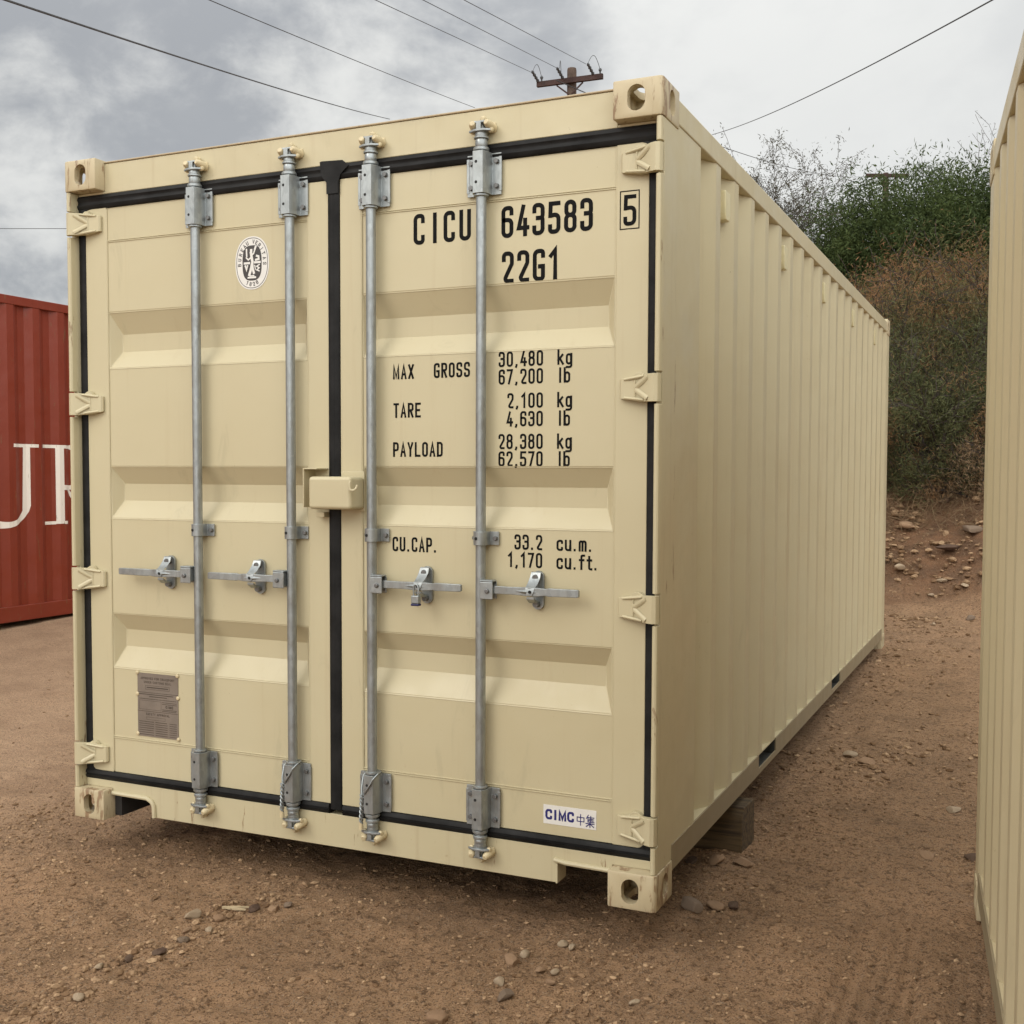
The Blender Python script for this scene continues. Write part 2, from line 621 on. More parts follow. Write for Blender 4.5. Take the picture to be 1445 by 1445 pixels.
def glyph(ch, w):
    """centre-line strokes [(points, closed)] in a w x 1 cell"""
    r = 0.46 * w
    o = lambda p, rr=r: (rnd(p, rr), False)
    c = lambda p, rr=r: (rnd(p, rr, True), True)
    s = lambda *p: (list(p), False)
    G = {
        '0': lambda: [c([(0, 0), (w, 0), (w, 1), (0, 1)])], 'O': lambda: [c([(0, 0), (w, 0), (w, 1), (0, 1)])],
        'C': lambda: [o([(w, .79), (w, 1), (0, 1), (0, 0), (w, 0), (w, .21)])],
        'G': lambda: [o([(w, .82), (w, 1), (0, 1), (0, 0), (w, 0), (w, .2)]), s((w, .2), (w, .45), (.62 * w, .45))],
        'I': lambda: [s((w / 2, 0), (w / 2, 1))], '1': lambda: [s((.12 * w, .80), (.62 * w, 1), (.62 * w, 0))],
        'U': lambda: [o([(0, 1), (0, 0), (w, 0), (w, 1)])],
        '2': lambda: [o([(0, .78), (0, 1), (w, 1), (w, .62), (0, 0), (w, 0)], .44 * w)],
        '3': lambda: [o([(0, .79), (0, 1), (w, 1), (w, .54), (.40 * w, .54)]), o([(.6 * w, .54), (w, .54), (w, 0), (0, 0), (0, .21)])],
        '4': lambda: [s((.55 * w, 1), (0, .24), (1.08 * w, .24)), s((.78 * w, 0), (.78 * w, .52))],
        '5': lambda: [s((w, 1), (.06 * w, 1), (.02 * w, .57)), o([(.02 * w, .585), (w, .60), (w, 0), (0, 0), (0, .20)], .44 * w)],
        '6': lambda: [o([(w, .80), (w, 1), (0, 1), (0, 0), (w, 0), (w, .57), (.1 * w, .57)])],
        '7': lambda: [s((0, 1), (w, 1), (.3 * w, 0))],
        '8': lambda: [c([(0, 0), (w, 0), (w, .54), (0, .54)]), c([(.03 * w, .54), (.97 * w, .54), (.97 * w, 1), (.03 * w, 1)])],
        '9': lambda: [o([(0, .26), (0, 0), (w, 0), (w, 1), (0, 1), (0, .44), (w, .44)])],
        'M': lambda: [s((0, 0), (0, 1), (.6 * w, .1), (1.2 * w, 1), (1.2 * w, 0))],
        'N': lambda: [s((0, 0), (0, 1), (w, 0), (w, 1))], 'V': lambda: [s((0, 1), (w / 2, 0), (w, 1))],
        'W': lambda: [s((0, 1), (.3 * w, 0), (.6 * w, .8), (.9 * w, 0), (1.2 * w, 1))],
        'A': lambda: [s((0, 0), (w / 2, 1), (w, 0)), s((.32 * w, .30), (.68 * w, .30))],
        'X': lambda: [s((0, 0), (w, 1)), s((0, 1), (w, 0))], 'Y': lambda: [s((0, 1), (w / 2, .45), (w, 1)), s((w / 2, .45), (w / 2, 0))],
        'T': lambda: [s((0, 1), (w, 1)), s((w / 2, 1), (w / 2, 0))],
        'R': lambda: [o([(0, 1), (w, 1), (w, .50), (0, .50)], .4 * w), s((0, 0), (0, 1.0)), s((.45 * w, .5), (w, 0))],
        'P': lambda: [o([(0, 1), (w, 1), (w, .45), (0, .45)], .4 * w), s((0, 0), (0, 1.0))],
        'B': lambda: [o([(0, 1), (w, 1), (w, .52), (0, .52)], .35 * w), o([(.5 * w, .52), (w, .52), (w, 0), (0, 0)], .35 * w), s((0, 0), (0, 1.0))],
        'D': lambda: [o([(0, 1), (w, 1), (w, 0), (0, 0)], .55 * w), s((0, 0), (0, 1))],
        'E': lambda: [s((w, 1), (0, 1), (0, 0), (w, 0)), s((0, .5), (.8 * w, .5))],
        'F': lambda: [s((w, 1), (0, 1), (0, 0)), s((0, .5), (.8 * w, .5))],
        'L': lambda: [s((0, 1), (0, 0), (w, 0))], 'H': lambda: [s((0, 0), (0, 1)), s((w, 0), (w, 1)), s((0, .5), (w, .5))],
        'S': lambda: [o([(w, .80), (w, 1), (0, 1), (0, .54), (w, .46), (w, 0), (0, 0), (0, .20)], .44 * w)],
        'K': lambda: [s((0, 0), (0, 1)), s((w, 1), (0, .4)), s((.3 * w, .55), (w, 0))],
        'k': lambda: [s((0, 0), (0, 1)), s((.9 * w, .66), (0, .28)), s((.3 * w, .42), (w, 0))],
        'g': lambda: [c([(0, 0), (.92 * w, 0), (.92 * w, .68), (0, .68)]), o([(w, .70), (w, -.26), (0, -.26)], .4 * w)],
        'l': lambda: [s((.4 * w, 0), (.4 * w, 1))], 'b': lambda: [c([(0.08 * w, 0), (w, 0), (w, .68), (.08 * w, .68)]), s((0, 0), (0, 1))],
        'c': lambda: [o([(w, .53), (w, .68), (0, .68), (0, 0), (w, 0), (w, .15)])],
        'u': lambda: [o([(0, .70), (0, 0), (.95 * w, 0), (.95 * w, .3)]), s((w, 0), (w, .70))],
        'm': lambda: [o([(0, 0), (0, .68), (.62 * w, .68), (.62 * w, 0)], .3 * w), o([(.66 * w, .6), (.66 * w, .68), (1.3 * w, .68), (1.3 * w, 0)], .3 * w)],
        'f': lambda: [o([(w, 1), (.4 * w, 1), (.4 * w, 0)], .3 * w), s((.05 * w, .66), (.85 * w, .66))],
        't': lambda: [o([(.4 * w, .92), (.4 * w, 0), (.9 * w, 0)], .3 * w), s((.05 * w, .66), (.85 * w, .66))],
        '.': lambda: [s((.1 * w, .0), (.1 * w, .03))], ',': lambda: [s((.2 * w, .04), (.2 * w, 0), (.08 * w, -.10))],
    }
    return G[ch]() if ch in G else []


ADV = {'I': 0.55, 'l': 0.55, '.': 0.35, ',': 0.42, '1': 0.82, 'M': 1.2, 'm': 1.3, 'W': 1.2, 'f': .85, 't': .8}


def ribbon(mb, pts, closed, sw, fn, m=0):
    """flat mitred stroke of width sw along 2D pts; fn maps (x, z) to 3D"""
    P_ = [np.array(p, float) for p in pts]
    q = [P_[0]]
    for p in P_[1:]:
        if np.hypot(*(p - q[-1])) > 1e-6:
            q.append(p)
    if closed and np.hypot(*(q[0] - q[-1])) < 1e-6:
        q.pop()
    P_ = q
    n = len(P_)
    if n < 2:
        return
    if not closed:
        for a_, b_ in ((0, 1), (-1, -2)):
            d_ = P_[a_] - P_[b_]
            P_[a_] = P_[a_] + d_ / np.hypot(*d_) * sw * .46
    lf, rt = [], []
    for i, p in enumerate(P_):
        a = P_[i - 1] if (i > 0 or closed) else None
        b = P_[(i + 1) % n] if (i < n - 1 or closed) else None
        d1 = (p - a) if a is not None else (b - p)
        d2 = (b - p) if b is not None else (p - a)
        d1 = d1 / np.hypot(*d1)
        d2 = d2 / np.hypot(*d2)
        n1_ = np.array((-d1[1], d1[0]))
        n2_ = np.array((-d2[1], d2[0]))
        mm = n1_ + n2_
        l = np.hypot(*mm)
        mm = n1_ if l < 1e-4 else mm / l
        k = 1 / max(0.42, mm @ n1_)
        lf.append(p + mm * sw * .5 * k)
        rt.append(p - mm * sw * .5 * k)
    vs = [fn(x, z) for x, z in lf] + [fn(x, z) for x, z in rt]
    fs = [(i, (i + 1) % n, n + (i + 1) % n, n + i) for i in range(n if closed else n - 1)]
    mb.add(vs, fs, m)


def text(mb, s_, x, z, h, w, gap, sw, y, right=False, m=0, step=0.00025, xspace=None):
    """x,z = lower left (or lower right) of the drawn outline, h = outer height, w = outer digit width"""
    cw, chh = (w - sw), (h - sw)
    ratio = cw / chh
    adv = []
    for ch in s_:
        k = ADV.get(ch, 1.0)
        adv.append(((cw * k + sw) + gap) if ch != ' ' else (xspace or (w * 0.8)))
    total = sum(adv) - gap
    cx = x - total if right else x
    for ch, a in zip(s_, adv):
        wg = ratio
        off = 0.0
        if ch in 'I':
            off = -cw * 0.225
        if ch == '1':
            off = -cw * 0.06
        for i, (pts, closed) in enumerate(glyph(ch, wg)):
            pp = [(px_ * chh + cx + sw / 2 + off, pz_ * chh + z + sw / 2) for px_, pz_ in pts]
            yy = y - i * step
            ribbon(mb, pp, closed, sw, lambda X, Z, yy=yy: (X, yy, Z), m)
        cx += a
    return total


# ------------------------------------------------------------------ container pieces
Wd, Ln, Ht = 2.438, 6.058, 2.591
PITCH, E0 = 0.2736, 0.458


def casting_mesh():
    """0..0.162 x 0..0.178 x 0..0.118, outer corner at the origin, hole in front, side and bottom-or-top"""
    def cutter(mb, cx, cz, w_, h_, axis, a0, a1):
        rr = min(w_, h_) / 2
        pts = []
        for k in range(24):
            t = 2 * math.pi * k / 24
            x_ = rr * math.cos(t)
            z_ = rr * math.sin(t)
            if h_ > w_:
                z_ += (h_ - w_) / 2 * (1 if math.sin(t) >= 0 else -1)
            else:
                x_ += (w_ - h_) / 2 * (1 if math.cos(t) >= 0 else -1)
            pts.append((cx + x_, cz + z_))
        mb.prism(pts, axis, a0, a1)
    b = MB()
    # rounded outer vertical edge
    poly = [(0.162, 0), (0.162, 0.178), (0, 0.178)] + [(0.016 - 0.016 * math.sin(t), 0.016 - 0.016 * math.cos(t)) for t in
                                                        [math.pi / 2 * (1 - k / 5) for k in range(6)]]
    b.prism(poly, 'z', 0, 0.118)
    base = b.build('tmp_cast', M_WORN, None)
    bv = base.modifiers.new('b', 'BEVEL')
    bv.width = 0.005
    bv.segments = 2
    bv.limit_method = 'ANGLE'
    bv.angle_limit = R(50)
    tmp = [base]
    for spec in ('cav', 'f', 's', 't'):
        c = MB()
        if spec == 'cav':
            c.box(0.026, 0.136, 0.026, 0.152, 0.022, 0.1)
        elif spec == 'f':
            cutter(c, 0.086, 0.058, 0.058, 0.080, 'y', -0.02, 0.06)
        elif spec == 's':
            cutter(c, 0.100, 0.058, 0.056, 0.080, 'x', -0.02, 0.06)
        else:
            cutter(c, 0.086, 0.095, 0.06, 0.11, 'z', -0.02, 0.06)
        co = c.build('tmp_cut', M_WORN, None)
        tmp.append(co)
        md = base.modifiers.new(spec, 'BOOLEAN')
        md.operation = 'DIFFERENCE'
        md.object = co
        md.solver = 'EXACT'
    dg = bpy.context.evaluated_depsgraph_get()
    dg.update()
    me = bpy.data.meshes.new_from_object(base.evaluated_get(dg))
    me.name = 'corner_casting'
    for o in tmp:
        bpy.data.objects.remove(o)
    co = np.zeros(len(me.vertices) * 3)
    me.vertices.foreach_get('co', co)
    verts = co.reshape(-1, 3)
    faces = [list(p.vertices) for p in me.polygons]
    return verts, faces


CAST = casting_mesh()


def add_casting(parent, right, back, top, mat):
    b = MB()
    V = CAST[0].copy()
    V[:, 0] = Wd - V[:, 0] if right else V[:, 0]
    V[:, 1] = Ln - V[:, 1] if back else V[:, 1]
    V[:, 2] = Ht - V[:, 2] if top else V[:, 2]
    b.add(V, CAST[1])
    return b.build('corner_casting', mat, parent, angle=30)


def side_wall_mesh(b, side, y_start, y_end, z0, z1, e0, n, hollow=None):
    """corrugated sheet, outer flats ending at e0 + k*PITCH"""
    xo, xi = 0.006, 0.044
    prof = [(y_start, xo)]
    rr = 0.004
    for k in range(n):
        e = e0 + k * PITCH
        for (ya, xa) in ((e - rr, xo), (e + rr * .7, xo + rr * .55), (e + .068 - rr * .7, xi - rr * .55), (e + .068 + rr, xi),
                         (e + .1336 - rr, xi), (e + .1336 + rr * .7, xi - rr * .55), (e + .2016 - rr * .7, xo + rr * .55), (e + .2016 + rr, xo)):
            if prof[-1][0] + 1e-4 < ya < y_end - 1e-3:
                prof.append((ya, xa))
    prof.append((y_end, xo))
    inner = [(y, x + 0.003) for y, x in prof[::-1]]
    poly = [((x if side == 0 else Wd - x), y) for y, x in prof + inner]
    m = len(poly)
    h = len(prof)
    vs = [(x, y, z0) for x, y in poly] + [(x, y, z1) for x, y in poly]
    fs = [(i, (i + 1) % m, m + (i + 1) % m, m + i) for i in range(m)]
    fs += [(i, i + 1, m - 2 - i, m - 1 - i) for i in range(h - 1)]
    fs += [(m + i, m + i + 1, 2 * m - 2 - i, 2 * m - 1 - i) for i in range(h - 1)]
    b.add(vs, fs)


def rail_bottom(side, y0, y1, pockets):
    """C-section bottom rail with fork pockets"""
    b = MB()
    f = lambda x: x if side == 0 else Wd - x
    segs = []
    cur = y0
    for a, c in pockets:
        segs.append((cur, a))
        segs.append((a, c, 1))
        cur = c
    segs.append((cur, y1))
    for sgm in segs:
        a, c = sgm[0], sgm[1]
        if len(sgm) == 2:
            xs = sorted((f(0.002), f(0.008)))
            b.box(xs[0], xs[1], a, c, 0.082, 0.1655)
        else:
            xs = sorted((f(0.002), f(0.008)))
            b.box(xs[0], xs[1], a, c, 0.082, 0.1075)
    xs = sorted((f(0.0085), f(0.050)))
    b.box(xs[0], xs[1], y0, y1, 0.1595, 0.1650, 1)
    b.box(xs[0], xs[1], y0, pockets[0][0] - .008 if pockets else y1, 0.082, 0.0865)
    return b


def shell(parent, pw, ps, cast_mat, both_ends, high=0.0, pockets=((1.475, 1.835), (3.43, 3.76)), roofm=None, length=Ln):
    for side in (0, 1):
        b = MB()
        side_wall_mesh(b, side, 0.17, Ln - 0.17, 0.1655, 2.4885, E0, 20)
        b.build('side_wall', pw, parent, angle=11)
        f = lambda x: x if side == 0 else Wd - x
        xs = sorted((f(0.002), f(0.062)))
        MB().box(xs[0], xs[1], 0.178, Ln - 0.178, 2.489, 2.569).build('top_rail', ps, parent, bevel=0.006)
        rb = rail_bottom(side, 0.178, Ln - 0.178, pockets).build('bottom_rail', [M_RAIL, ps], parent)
        for a, c in pockets:
            b = MB()
            xs = sorted((f(0.0085), f(0.60)))
            b.box(xs[0], xs[1], a + .004, c - .004, 0.088, 0.094)
            b.box(xs[0], xs[1], a - .006, a, 0.086, 0.157)
            b.box(xs[0], xs[1], c, c + .006, 0.086, 0.157)
            b.build('fork_pocket', M_POCK, parent)
    b = MB()
    poly = []
    y = 0.08
    up = True
    yy = [0.06]
    prof = [(0.181, 2.566)]
    k = 0.30
    while k < Ln - 0.4:
        prof += [(k, 2.566), (k + .03, 2.582), (k + .12, 2.582), (k + .15, 2.566)]
        k += 0.209
    prof += [(Ln - 0.181, 2.566)]
    prof += [(y_, z_ - .004) for y_, z_ in prof[::-1]]
    n = len(prof)
    h = n // 2
    vs = [(0.063, y_, z_) for y_, z_ in prof] + [(Wd - 0.063, y_, z_) for y_, z_ in prof]
    fs = [(i, (i + 1) % n, n + (i + 1) % n, n + i) for i in range(n)]
    fs += [(i, i + 1, n - 2 - i, n - 1 - i) for i in range(h - 1)] + [(n + i, n + i + 1, 2 * n - 2 - i, 2 * n - 1 - i) for i in range(h - 1)]
    b.add(vs, fs)
    b.build('roof', roofm or pw, parent)
    b = MB()
    b.box(0.055, Wd - 0.055, 0.09, Ln - 0.06, 0.166, 0.195)
    b.build('floor', M_FLOORU, parent)
    b = MB()
    kk = 0.40
    while kk < Ln - 0.3:
        if not any(a - .07 < kk < c + .05 for a, c in pockets):
            b.box(0.052, Wd - 0.052, kk, kk + .045, 0.042, 0.158)
        kk += 0.27
    b.build('cross_members', M_UNDER, parent)
    for right in (0, 1):
        for back in (0, 1):
            for top in (0, 1):
                add_casting(parent, right, back, top, cast_mat)
    ends = [1] + ([0] if both_ends else [])
    for e in ends:
        g = (lambda y: Ln - y) if e else (lambda y: y)
        for right in (0, 1):
            f = (lambda x: Wd - x) if right else (lambda x: x)
            b = MB()
            poly = [(f(.004), g(.012)), (f(.012), g(.004)), (f(.07), g(.004)), (f(.07), g(.05)), (f(.05), g(.178)), (f(.004), g(.178))]
            b.prism(poly, 'z', 0.118, Ht - 0.118)
            b.build('corner_post', ps, parent, bevel=0.004)
        b = MB()
        prof = [(0.07, .006)]
        for k in range(9):
            x0 = 0.16 + k * 0.25
            prof += [(x0, .006), (x0 + .05, .044), (x0 + .11, .044), (x0 + .16, .006)]
        prof += [(Wd - .07, .006)]
        prof += [(x_, y_ + .004) for x_, y_ in prof[::-1]]
        n = len(prof)
        h = n // 2
        vs = [(x_, g(y_), .16) for x_, y_ in prof] + [(x_, g(y_), 2.49) for x_, y_ in prof]
        fs = [(i, (i + 1) % n, n + (i + 1) % n, n + i) for i in range(n)]
        fs += [(i, i + 1, n - 2 - i, n - 1 - i) for i in range(h - 1)] + [(n + i, n + i + 1, 2 * n - 2 - i, 2 * n - 1 - i) for i in range(h - 1)]
        b.add(vs, fs)
        b.build('end_wall', pw, parent, angle=25)
        ys = sorted((g(.003), g(.055)))
        b = MB()
        b.box(.162, Wd - .162, ys[0], ys[1], 2.491, 2.572)
        b.build('end_header', ps, parent, bevel=.004)
        b = MB()
        b.box(.162, Wd - .162, ys[0], ys[1], .03, .159)
        b.build('end_sill', ps, parent, bevel=.004)


# ------------------------------------------------------------------ main container
box = thing('shipping_container', 'beige container standing on a timber block, its double doors lettered in black', 'container')
shell(box, M_PAINT, M_PAINT, M_WORN, False)

FY = 0.050     # header, sill face
DY = 0.055     # door face

# front posts -----------------------------------------------------------
HZ = [2.349, 1.647, 0.957, 0.255]
for right in (0, 1):
    b = MB()
    b.prism([(.004, .034), (.024, .034), (.024, .075), (.085, .075), (.085, .14), (.03, .178), (.004, .178)], 'z', .118, Ht - .118)
    zs = [0.118] + [q for h in HZ[::-1] for q in (h - .049, h + .049)] + [Ht - .118]
    lip = [(.004, .0345), (.004, .014), (.007, .0075), (.013, .0045), (.019, .006), (.023, .011), (.024, .0345)]
    for i in range(0, len(zs), 2):
        b.prism(lip, 'z', zs[i] + .001, zs[i + 1] - .001)
    if right:
        b.mirror_x(Wd / 2)
    b.build('corner_post', M_POST, box, bevel=.002)

# header and sill --------------------------------------------------------
b = MB()
b.box(.1625, Wd - .1625, FY, .18, 2.463, 2.578)
b.box(.026, .1620, FY, .12, 2.463, 2.4725)
b.box(Wd - .1620, Wd - .026, FY, .12, 2.463, 2.4725)
b.box(.1625, Wd - .1625, FY - .004, .18, 2.5785, 2.5855, 1)
b.build('door_header', [M_PAINT, M_LIP], box, bevel=.003)
b = MB()
nl0, nl1, nr0, nr1, nz = .150, .372, 2.086, 2.288, .096
ol = [(.026, .148), (Wd - .026, .148), (Wd - .026, .1185), (Wd - .163, .1185), (Wd - .163, nz), (nr0, nz), (nr0 - .004, .030), (nl1 + .004, .026), (nl1, .05), (nl1 - .012, .078), (nl1 - .03, nz), (.163, nz), (.163, .1185), (.026, .1185)]
b.prism(ol, 'y', FY, FY + .008)
b.box(.026, Wd - .026, FY + .0085, .14, .140, .146)
b.box(nl1 + .01, nr0 - .01, FY + .0085, .13, .030, .036)
b.build('door_sill', M_POST, box, bevel=.002)
b = MB()
b.tube([(.166, .045, nz + .006), (nl1 - .03, .045, nz + .004), (nl1 - .008, .045, nz - .006), (nl1 + .003, .045, .075), (nl1 + .006, .045, .028)], .0085, 8)
b.build('lashing_notch_rim', M_PAINT, box)
b = MB()
b.tube([(nr0 - .012, .045, nz + .012), (nr0 + .03, .045, nz + .006), (Wd - .166, .045, nz + .004)], .0080, 8)
b.box(nr0 - .006, nr0, .044, .12, .030, nz)
b.build('lashing_notch_rim', M_PAINT, box)
b = MB()
b.box(.166, .200, .058, .36, .010, .135)
b.build('lashing_pocket', M_UNDER, box)

# doors --------------------------------------------------------------------
GROOVES = [(2.001, 1.920, 1.852, 1.788), (1.3995, 1.334, 1.268, 1.201), (.819, .755, .688, .609)]


def door_panel():
    b = MB()
    X0, X1 = .166, 1.106
    Z0, Z1 = .186, 2.409
    fy, gy = DY + .002, DY + .040
    # flats between grooves
    zs = [Z1] + [q for g in GROOVES for q in (g[0], g[3])] + [Z0]
    for i in range(0, len(zs), 2):
        b.add([(X0, fy, zs[i]), (X1, fy, zs[i]), (X1, fy, zs[i + 1]), (X0, fy, zs[i + 1])], [(0, 1, 2, 3)])
    e0, e1 = X0 + .006, X1 - .006
    i0, i1 = X0 + .036, X1 - .036
    for (a, c, d, f) in GROOVES:
        vs = [(X0, fy, a), (e0, fy, a), (e1, fy, a), (X1, fy, a),
              (i0, gy, c), (i1, gy, c), (i0, gy, d), (i1, gy, d),
              (X0, fy, f), (e0, fy, f), (e1, fy, f), (X1, fy, f)]
        fs = [(0, 1, 9, 8), (2, 3, 11, 10), (1, 2, 5, 4), (4, 5, 7, 6), (6, 7, 10, 9), (1, 4, 6, 9), (2, 10, 7, 5)]
        b.add(vs, fs)
    # steel-thick back so that the leaf has depth
    b.box(X0, X1, .112, .118, Z0, Z1)
    # frame: four hollow sections
    b.box(.058, .1655, DY - .003, .118, .184, 2.411)
    b.box(1.1065, 1.1950, DY - .003, .118, .184, 2.411)
    return b


def door_beads():
    b = MB()
    for z in (2.283, 2.277, .330, .323):
        b.tube([(.1662, DY + .001, z), (1.1058, DY + .001, z)], .0022, 6)
    for x in (.1665, 1.1055):
        b.tube([(x, DY, .19), (x, DY, 2.405)], .0025, 6)
    return b


def gasket():
    b = MB()
    def hor(x0, x1, z0, z1):
        m_ = (z0 + z1) / 2
        prof = [(.090, z0), (.050, z0), (.0465, z0 + .004), (.0435, z0 + .014), (.0485, m_ - .004), (.0485, m_ + .004), (.0435, z1 - .014), (.0465, z1 - .004), (.050, z1), (.090, z1)]
        b.prism(prof, 'x', x0, x1)
    def ver(x0, x1, z0, z1):
        m_ = (x0 + x1) / 2
        prof = [(x0, .090), (x0, .052), (x0 + .006, .0485), (m_, .0465), (x1 - .006, .0485), (x1, .052), (x1, .090)]
        b.prism(prof, 'z', z0, z1)
    hor(.0245, 1.190, 2.411, 2.4625)
    hor(.0245, 1.190, .1485, .184)
    ver(.0245, .0580, .1845, 2.4105)
    # rounded inside corners
    for z, s_ in ((2.4108, -1), (.1842, 1)):
        pts = [(.0575, z), (.0575, z + s_ * .022), (.062, z + s_ * .010), (.070, z + s_ * .004), (.082, z)]
        b.prism(pts, 'y', .0495, .0515)
    return b


def hinge():
    """blade hinge reaching from the post to the door frame, local z about 0"""
    b = MB()
    st = [(.003, .013, .020, .0435), (.010, .002, .022, .0435), (.022, -.002, .024, .0435), (.040, .004, .026, .0430), (.060, .018, .034, .0420),
          (.085, .030, .049, .0405), (.120, .033, .050, .0340), (.141, .036, .050, .0310), (.146, .042, .050, .0290)]
    secs = [[(x, y0, -h), (x, y0, h), (x, max(y1, y0 + .004), h), (x, max(y1, y0 + .004), -h)] for x, y0, y1, h in st]
    b.loft(secs)
    # cast ribs: two raised bars meeting in a point and a rim round the blade
    def bar(p, q, wd=.0085, hh=.0030):
        p, q = Vector(p), Vector(q)
        d = (q - p).normalized()
        s_ = Vector((-d.z, 0, d.x)) * wd
        up_ = Vector((0, -hh, 0))
        a = [p + s_, p - s_, q - s_, q + s_]
        t = [p + s_ * .3 + up_, p - s_ * .3 + up_, q - s_ * .3 + up_, q + s_ * .3 + up_]
        b.add(a + t, [(4, 5, 6, 7), (0, 1, 5, 4), (1, 2, 6, 5), (2, 3, 7, 6), (3, 0, 4, 7)])
    bar((.044, .004, .033), (.092, .030, .002))
    bar((.044, .004, -.033), (.092, .030, -.002))
    bar((.060, .018, .037), (.130, .034, .0285), .005, .0035)
    bar((.060, .018, -.037), (.130, .034, -.0285), .005, .0035)
    bar((.092, .031, .030), (.092, .031, -.030), .004, .004)
    # stop lug on top
    b.prism([(.058, .040), (.074, .050), (.088, .0505), (.098, .042), (.100, .036), (.058, .036)], 'y', .032, .050)
    return b


for right in (0, 1):
    d = door_panel()
    if right:
        d.mirror_x(Wd / 2)
    door = d.build('door', M_DOOR, box, bevel=.0045, seg=3, angle=16)
    bb = door_beads()
    if right:
        bb.mirror_x(Wd / 2)
    bb.build('weld_bead', M_DOOR, door)
    g = gasket()
    if right:
        g.mirror_x(Wd / 2)
    g.build('gasket', M_RUB, door)
    for hz in HZ:
        h = hinge()
        h.v = [(x, y, z + hz) for x, y, z in h.v]
        if right:
            h.mirror_x(Wd / 2)
        h.build('hinge', M_PAINT, door, bevel=.003)
    if right:
        b = MB()   # wide overlap strip between the leaves
        x0, x1 = 1.1955, 1.2430
        b.prism([(x0, .088), (x0, .050), (x0 + .004, .046), (x0 + .018, .0435), (x0 + .028, .0475), (x1 - .018, .0435), (x1 - .004, .046), (x1, .050), (x1, .088)], 'z', .166, 2.448)
        pts = [(1.168, 2.474), (1.176, 2.476), (1.262, 2.472), (1.288, 2.452), (1.272, 2.440), (1.254, 2.424), (1.2430, 2.395), (1.2430, 2.36), (1.1955, 2.36), (1.1955, 2.40), (1.180, 2.418), (1.172, 2.435)]
        b.prism(pts, 'y', .0405, .0432)
        b.build('centre_gasket', M_RUB, door)
        right_door = door
    else:
        left_door = door

# lettering -----------------------------------------------------------------
TY = DY + .002 - .0006


def lettering(name, rows):
    b = MB()
    for r_ in rows:
        text(b, *r_[0], **r_[1])
    return b.build(name, M_BLACK, right_door, recalc=False)


BIG = dict(h=.104, w=.0435, gap=.0122, sw=.0142, y=TY)
b = MB()
xx = 1.538
for ch, dx_ in (('C', .0600), ('I', .0560), ('C', .0600), ('U', 0)):
    if ch == 'I':
        text(b, ch, xx + .0075, 2.158, **BIG)
    else:
        text(b, ch, xx, 2.158, **BIG)
    xx += dx_
b.build('owner_lettering', M_BLACK, right_door, recalc=False)
b = MB()
text(b, '643583', 1.870, 2.154, **BIG)
b.build('serial_lettering', M_BLACK, right_door, recalc=False)
b = MB()
text(b, '5', 2.296, 2.157, .096, .0425, .01, .0125, DY - .0036)
q = [(2.2855, 2.1475), (2.3475, 2.1475), (2.3475, 2.2645), (2.2855, 2.2645)]
ribbon(b, q, True, .0035, lambda X, Z: (X, DY - .0036, Z))
b.build('check_digit_lettering', M_BLACK, right_door, recalc=False)
b = MB()
text(b, '22G1', 1.872, 2.006, **BIG)
b.build('size_code_lettering', M_BLACK, right_door, recalc=False)
SM = dict(h=.051, w=.0228, gap=.0060, sw=.0076, y=TY)
SMN = dict(h=.0505, w=.0230, gap=.0063, sw=.0072, y=TY)
RX, UX = 2.0215, 2.072


def block(name, word, wz, n1_, z1, n2_, z2, u1='kg', u2='lb'):
    rows = [(t_, x_, wz, False, SM) for t_, x_ in word]
    rows += [(n1_, RX, z1, True, SMN), (n2_, RX, z2, True, SMN), (u1, UX, z1, False, SMN), (u2, UX, z2, False, SMN)]
    for t_, x_, z_, rt_, st_ in rows:
        b = MB()
        text(b, t_, x_, z_, right=rt_, **st_)
        b.build(name, M_BLACK, right_door, recalc=False)


block('gross_weight_lettering', (('MAX', 1.4555), ('GROSS', 1.6165)), 1.7035, '30,480', 1.732, '67,200', 1.674)
block('tare_weight_lettering', (('TARE', 1.457),), 1.571, '2,100', 1.595, '4,630', 1.535)
block('payload_lettering', (('PAYLOAD', 1.4555),), 1.436, '28,380', 1.4605, '62,570', 1.4030)
block('capacity_lettering', (('CU.CAP.', 1.4525),), 1.1075, '33.2', 1.128, '1,170', 1.0685, 'cu.m.', 'cu.ft.')

# maker sticker -----------------------------------------------------------------
b = MB()
SY = DY + .002 - .0012
b.box(2.030, 2.217, SY, SY + .001, .2215, .2850, 0)
text(b, 'CIMC', 2.0370, .2360, .0350, .0245, .0028, .0078, SY - .0004, m=1)
for strokes, ox in (((((0.5, 1.0), (0.5, -.05)), ((.08, .72), (.92, .72), (.92, .32), (.08, .32), (.08, .74))), 2.1480),
                    ((((.30, 1.05), (.05, .70)), ((.24, .84), (.24, .36)), ((.24, .82), (.98, .82)), ((.24, .67), (.90, .67)), ((.24, .53), (.90, .53)), ((.24, .38), (1, .38)),
                      ((.58, .95), (.58, .38)), ((.0, .22), (1.0, .22)), ((.5, .36), (.5, -.12)), ((.48, .2), (.05, -.08)), ((.52, .2), (.97, -.08))), 2.1810)):
    for i, st in enumerate(strokes):
        pts = [(ox + p[0] * .0285, .2330 + p[1] * .0335) for p in st]
        ribbon(b, pts, False, .0030, lambda X, Z, i=i: (X, SY - .0004 - .00012 * i, Z), 1)
b.build('maker_sticker', [M_WHITE, M_NAVY], right_door, recalc=False)

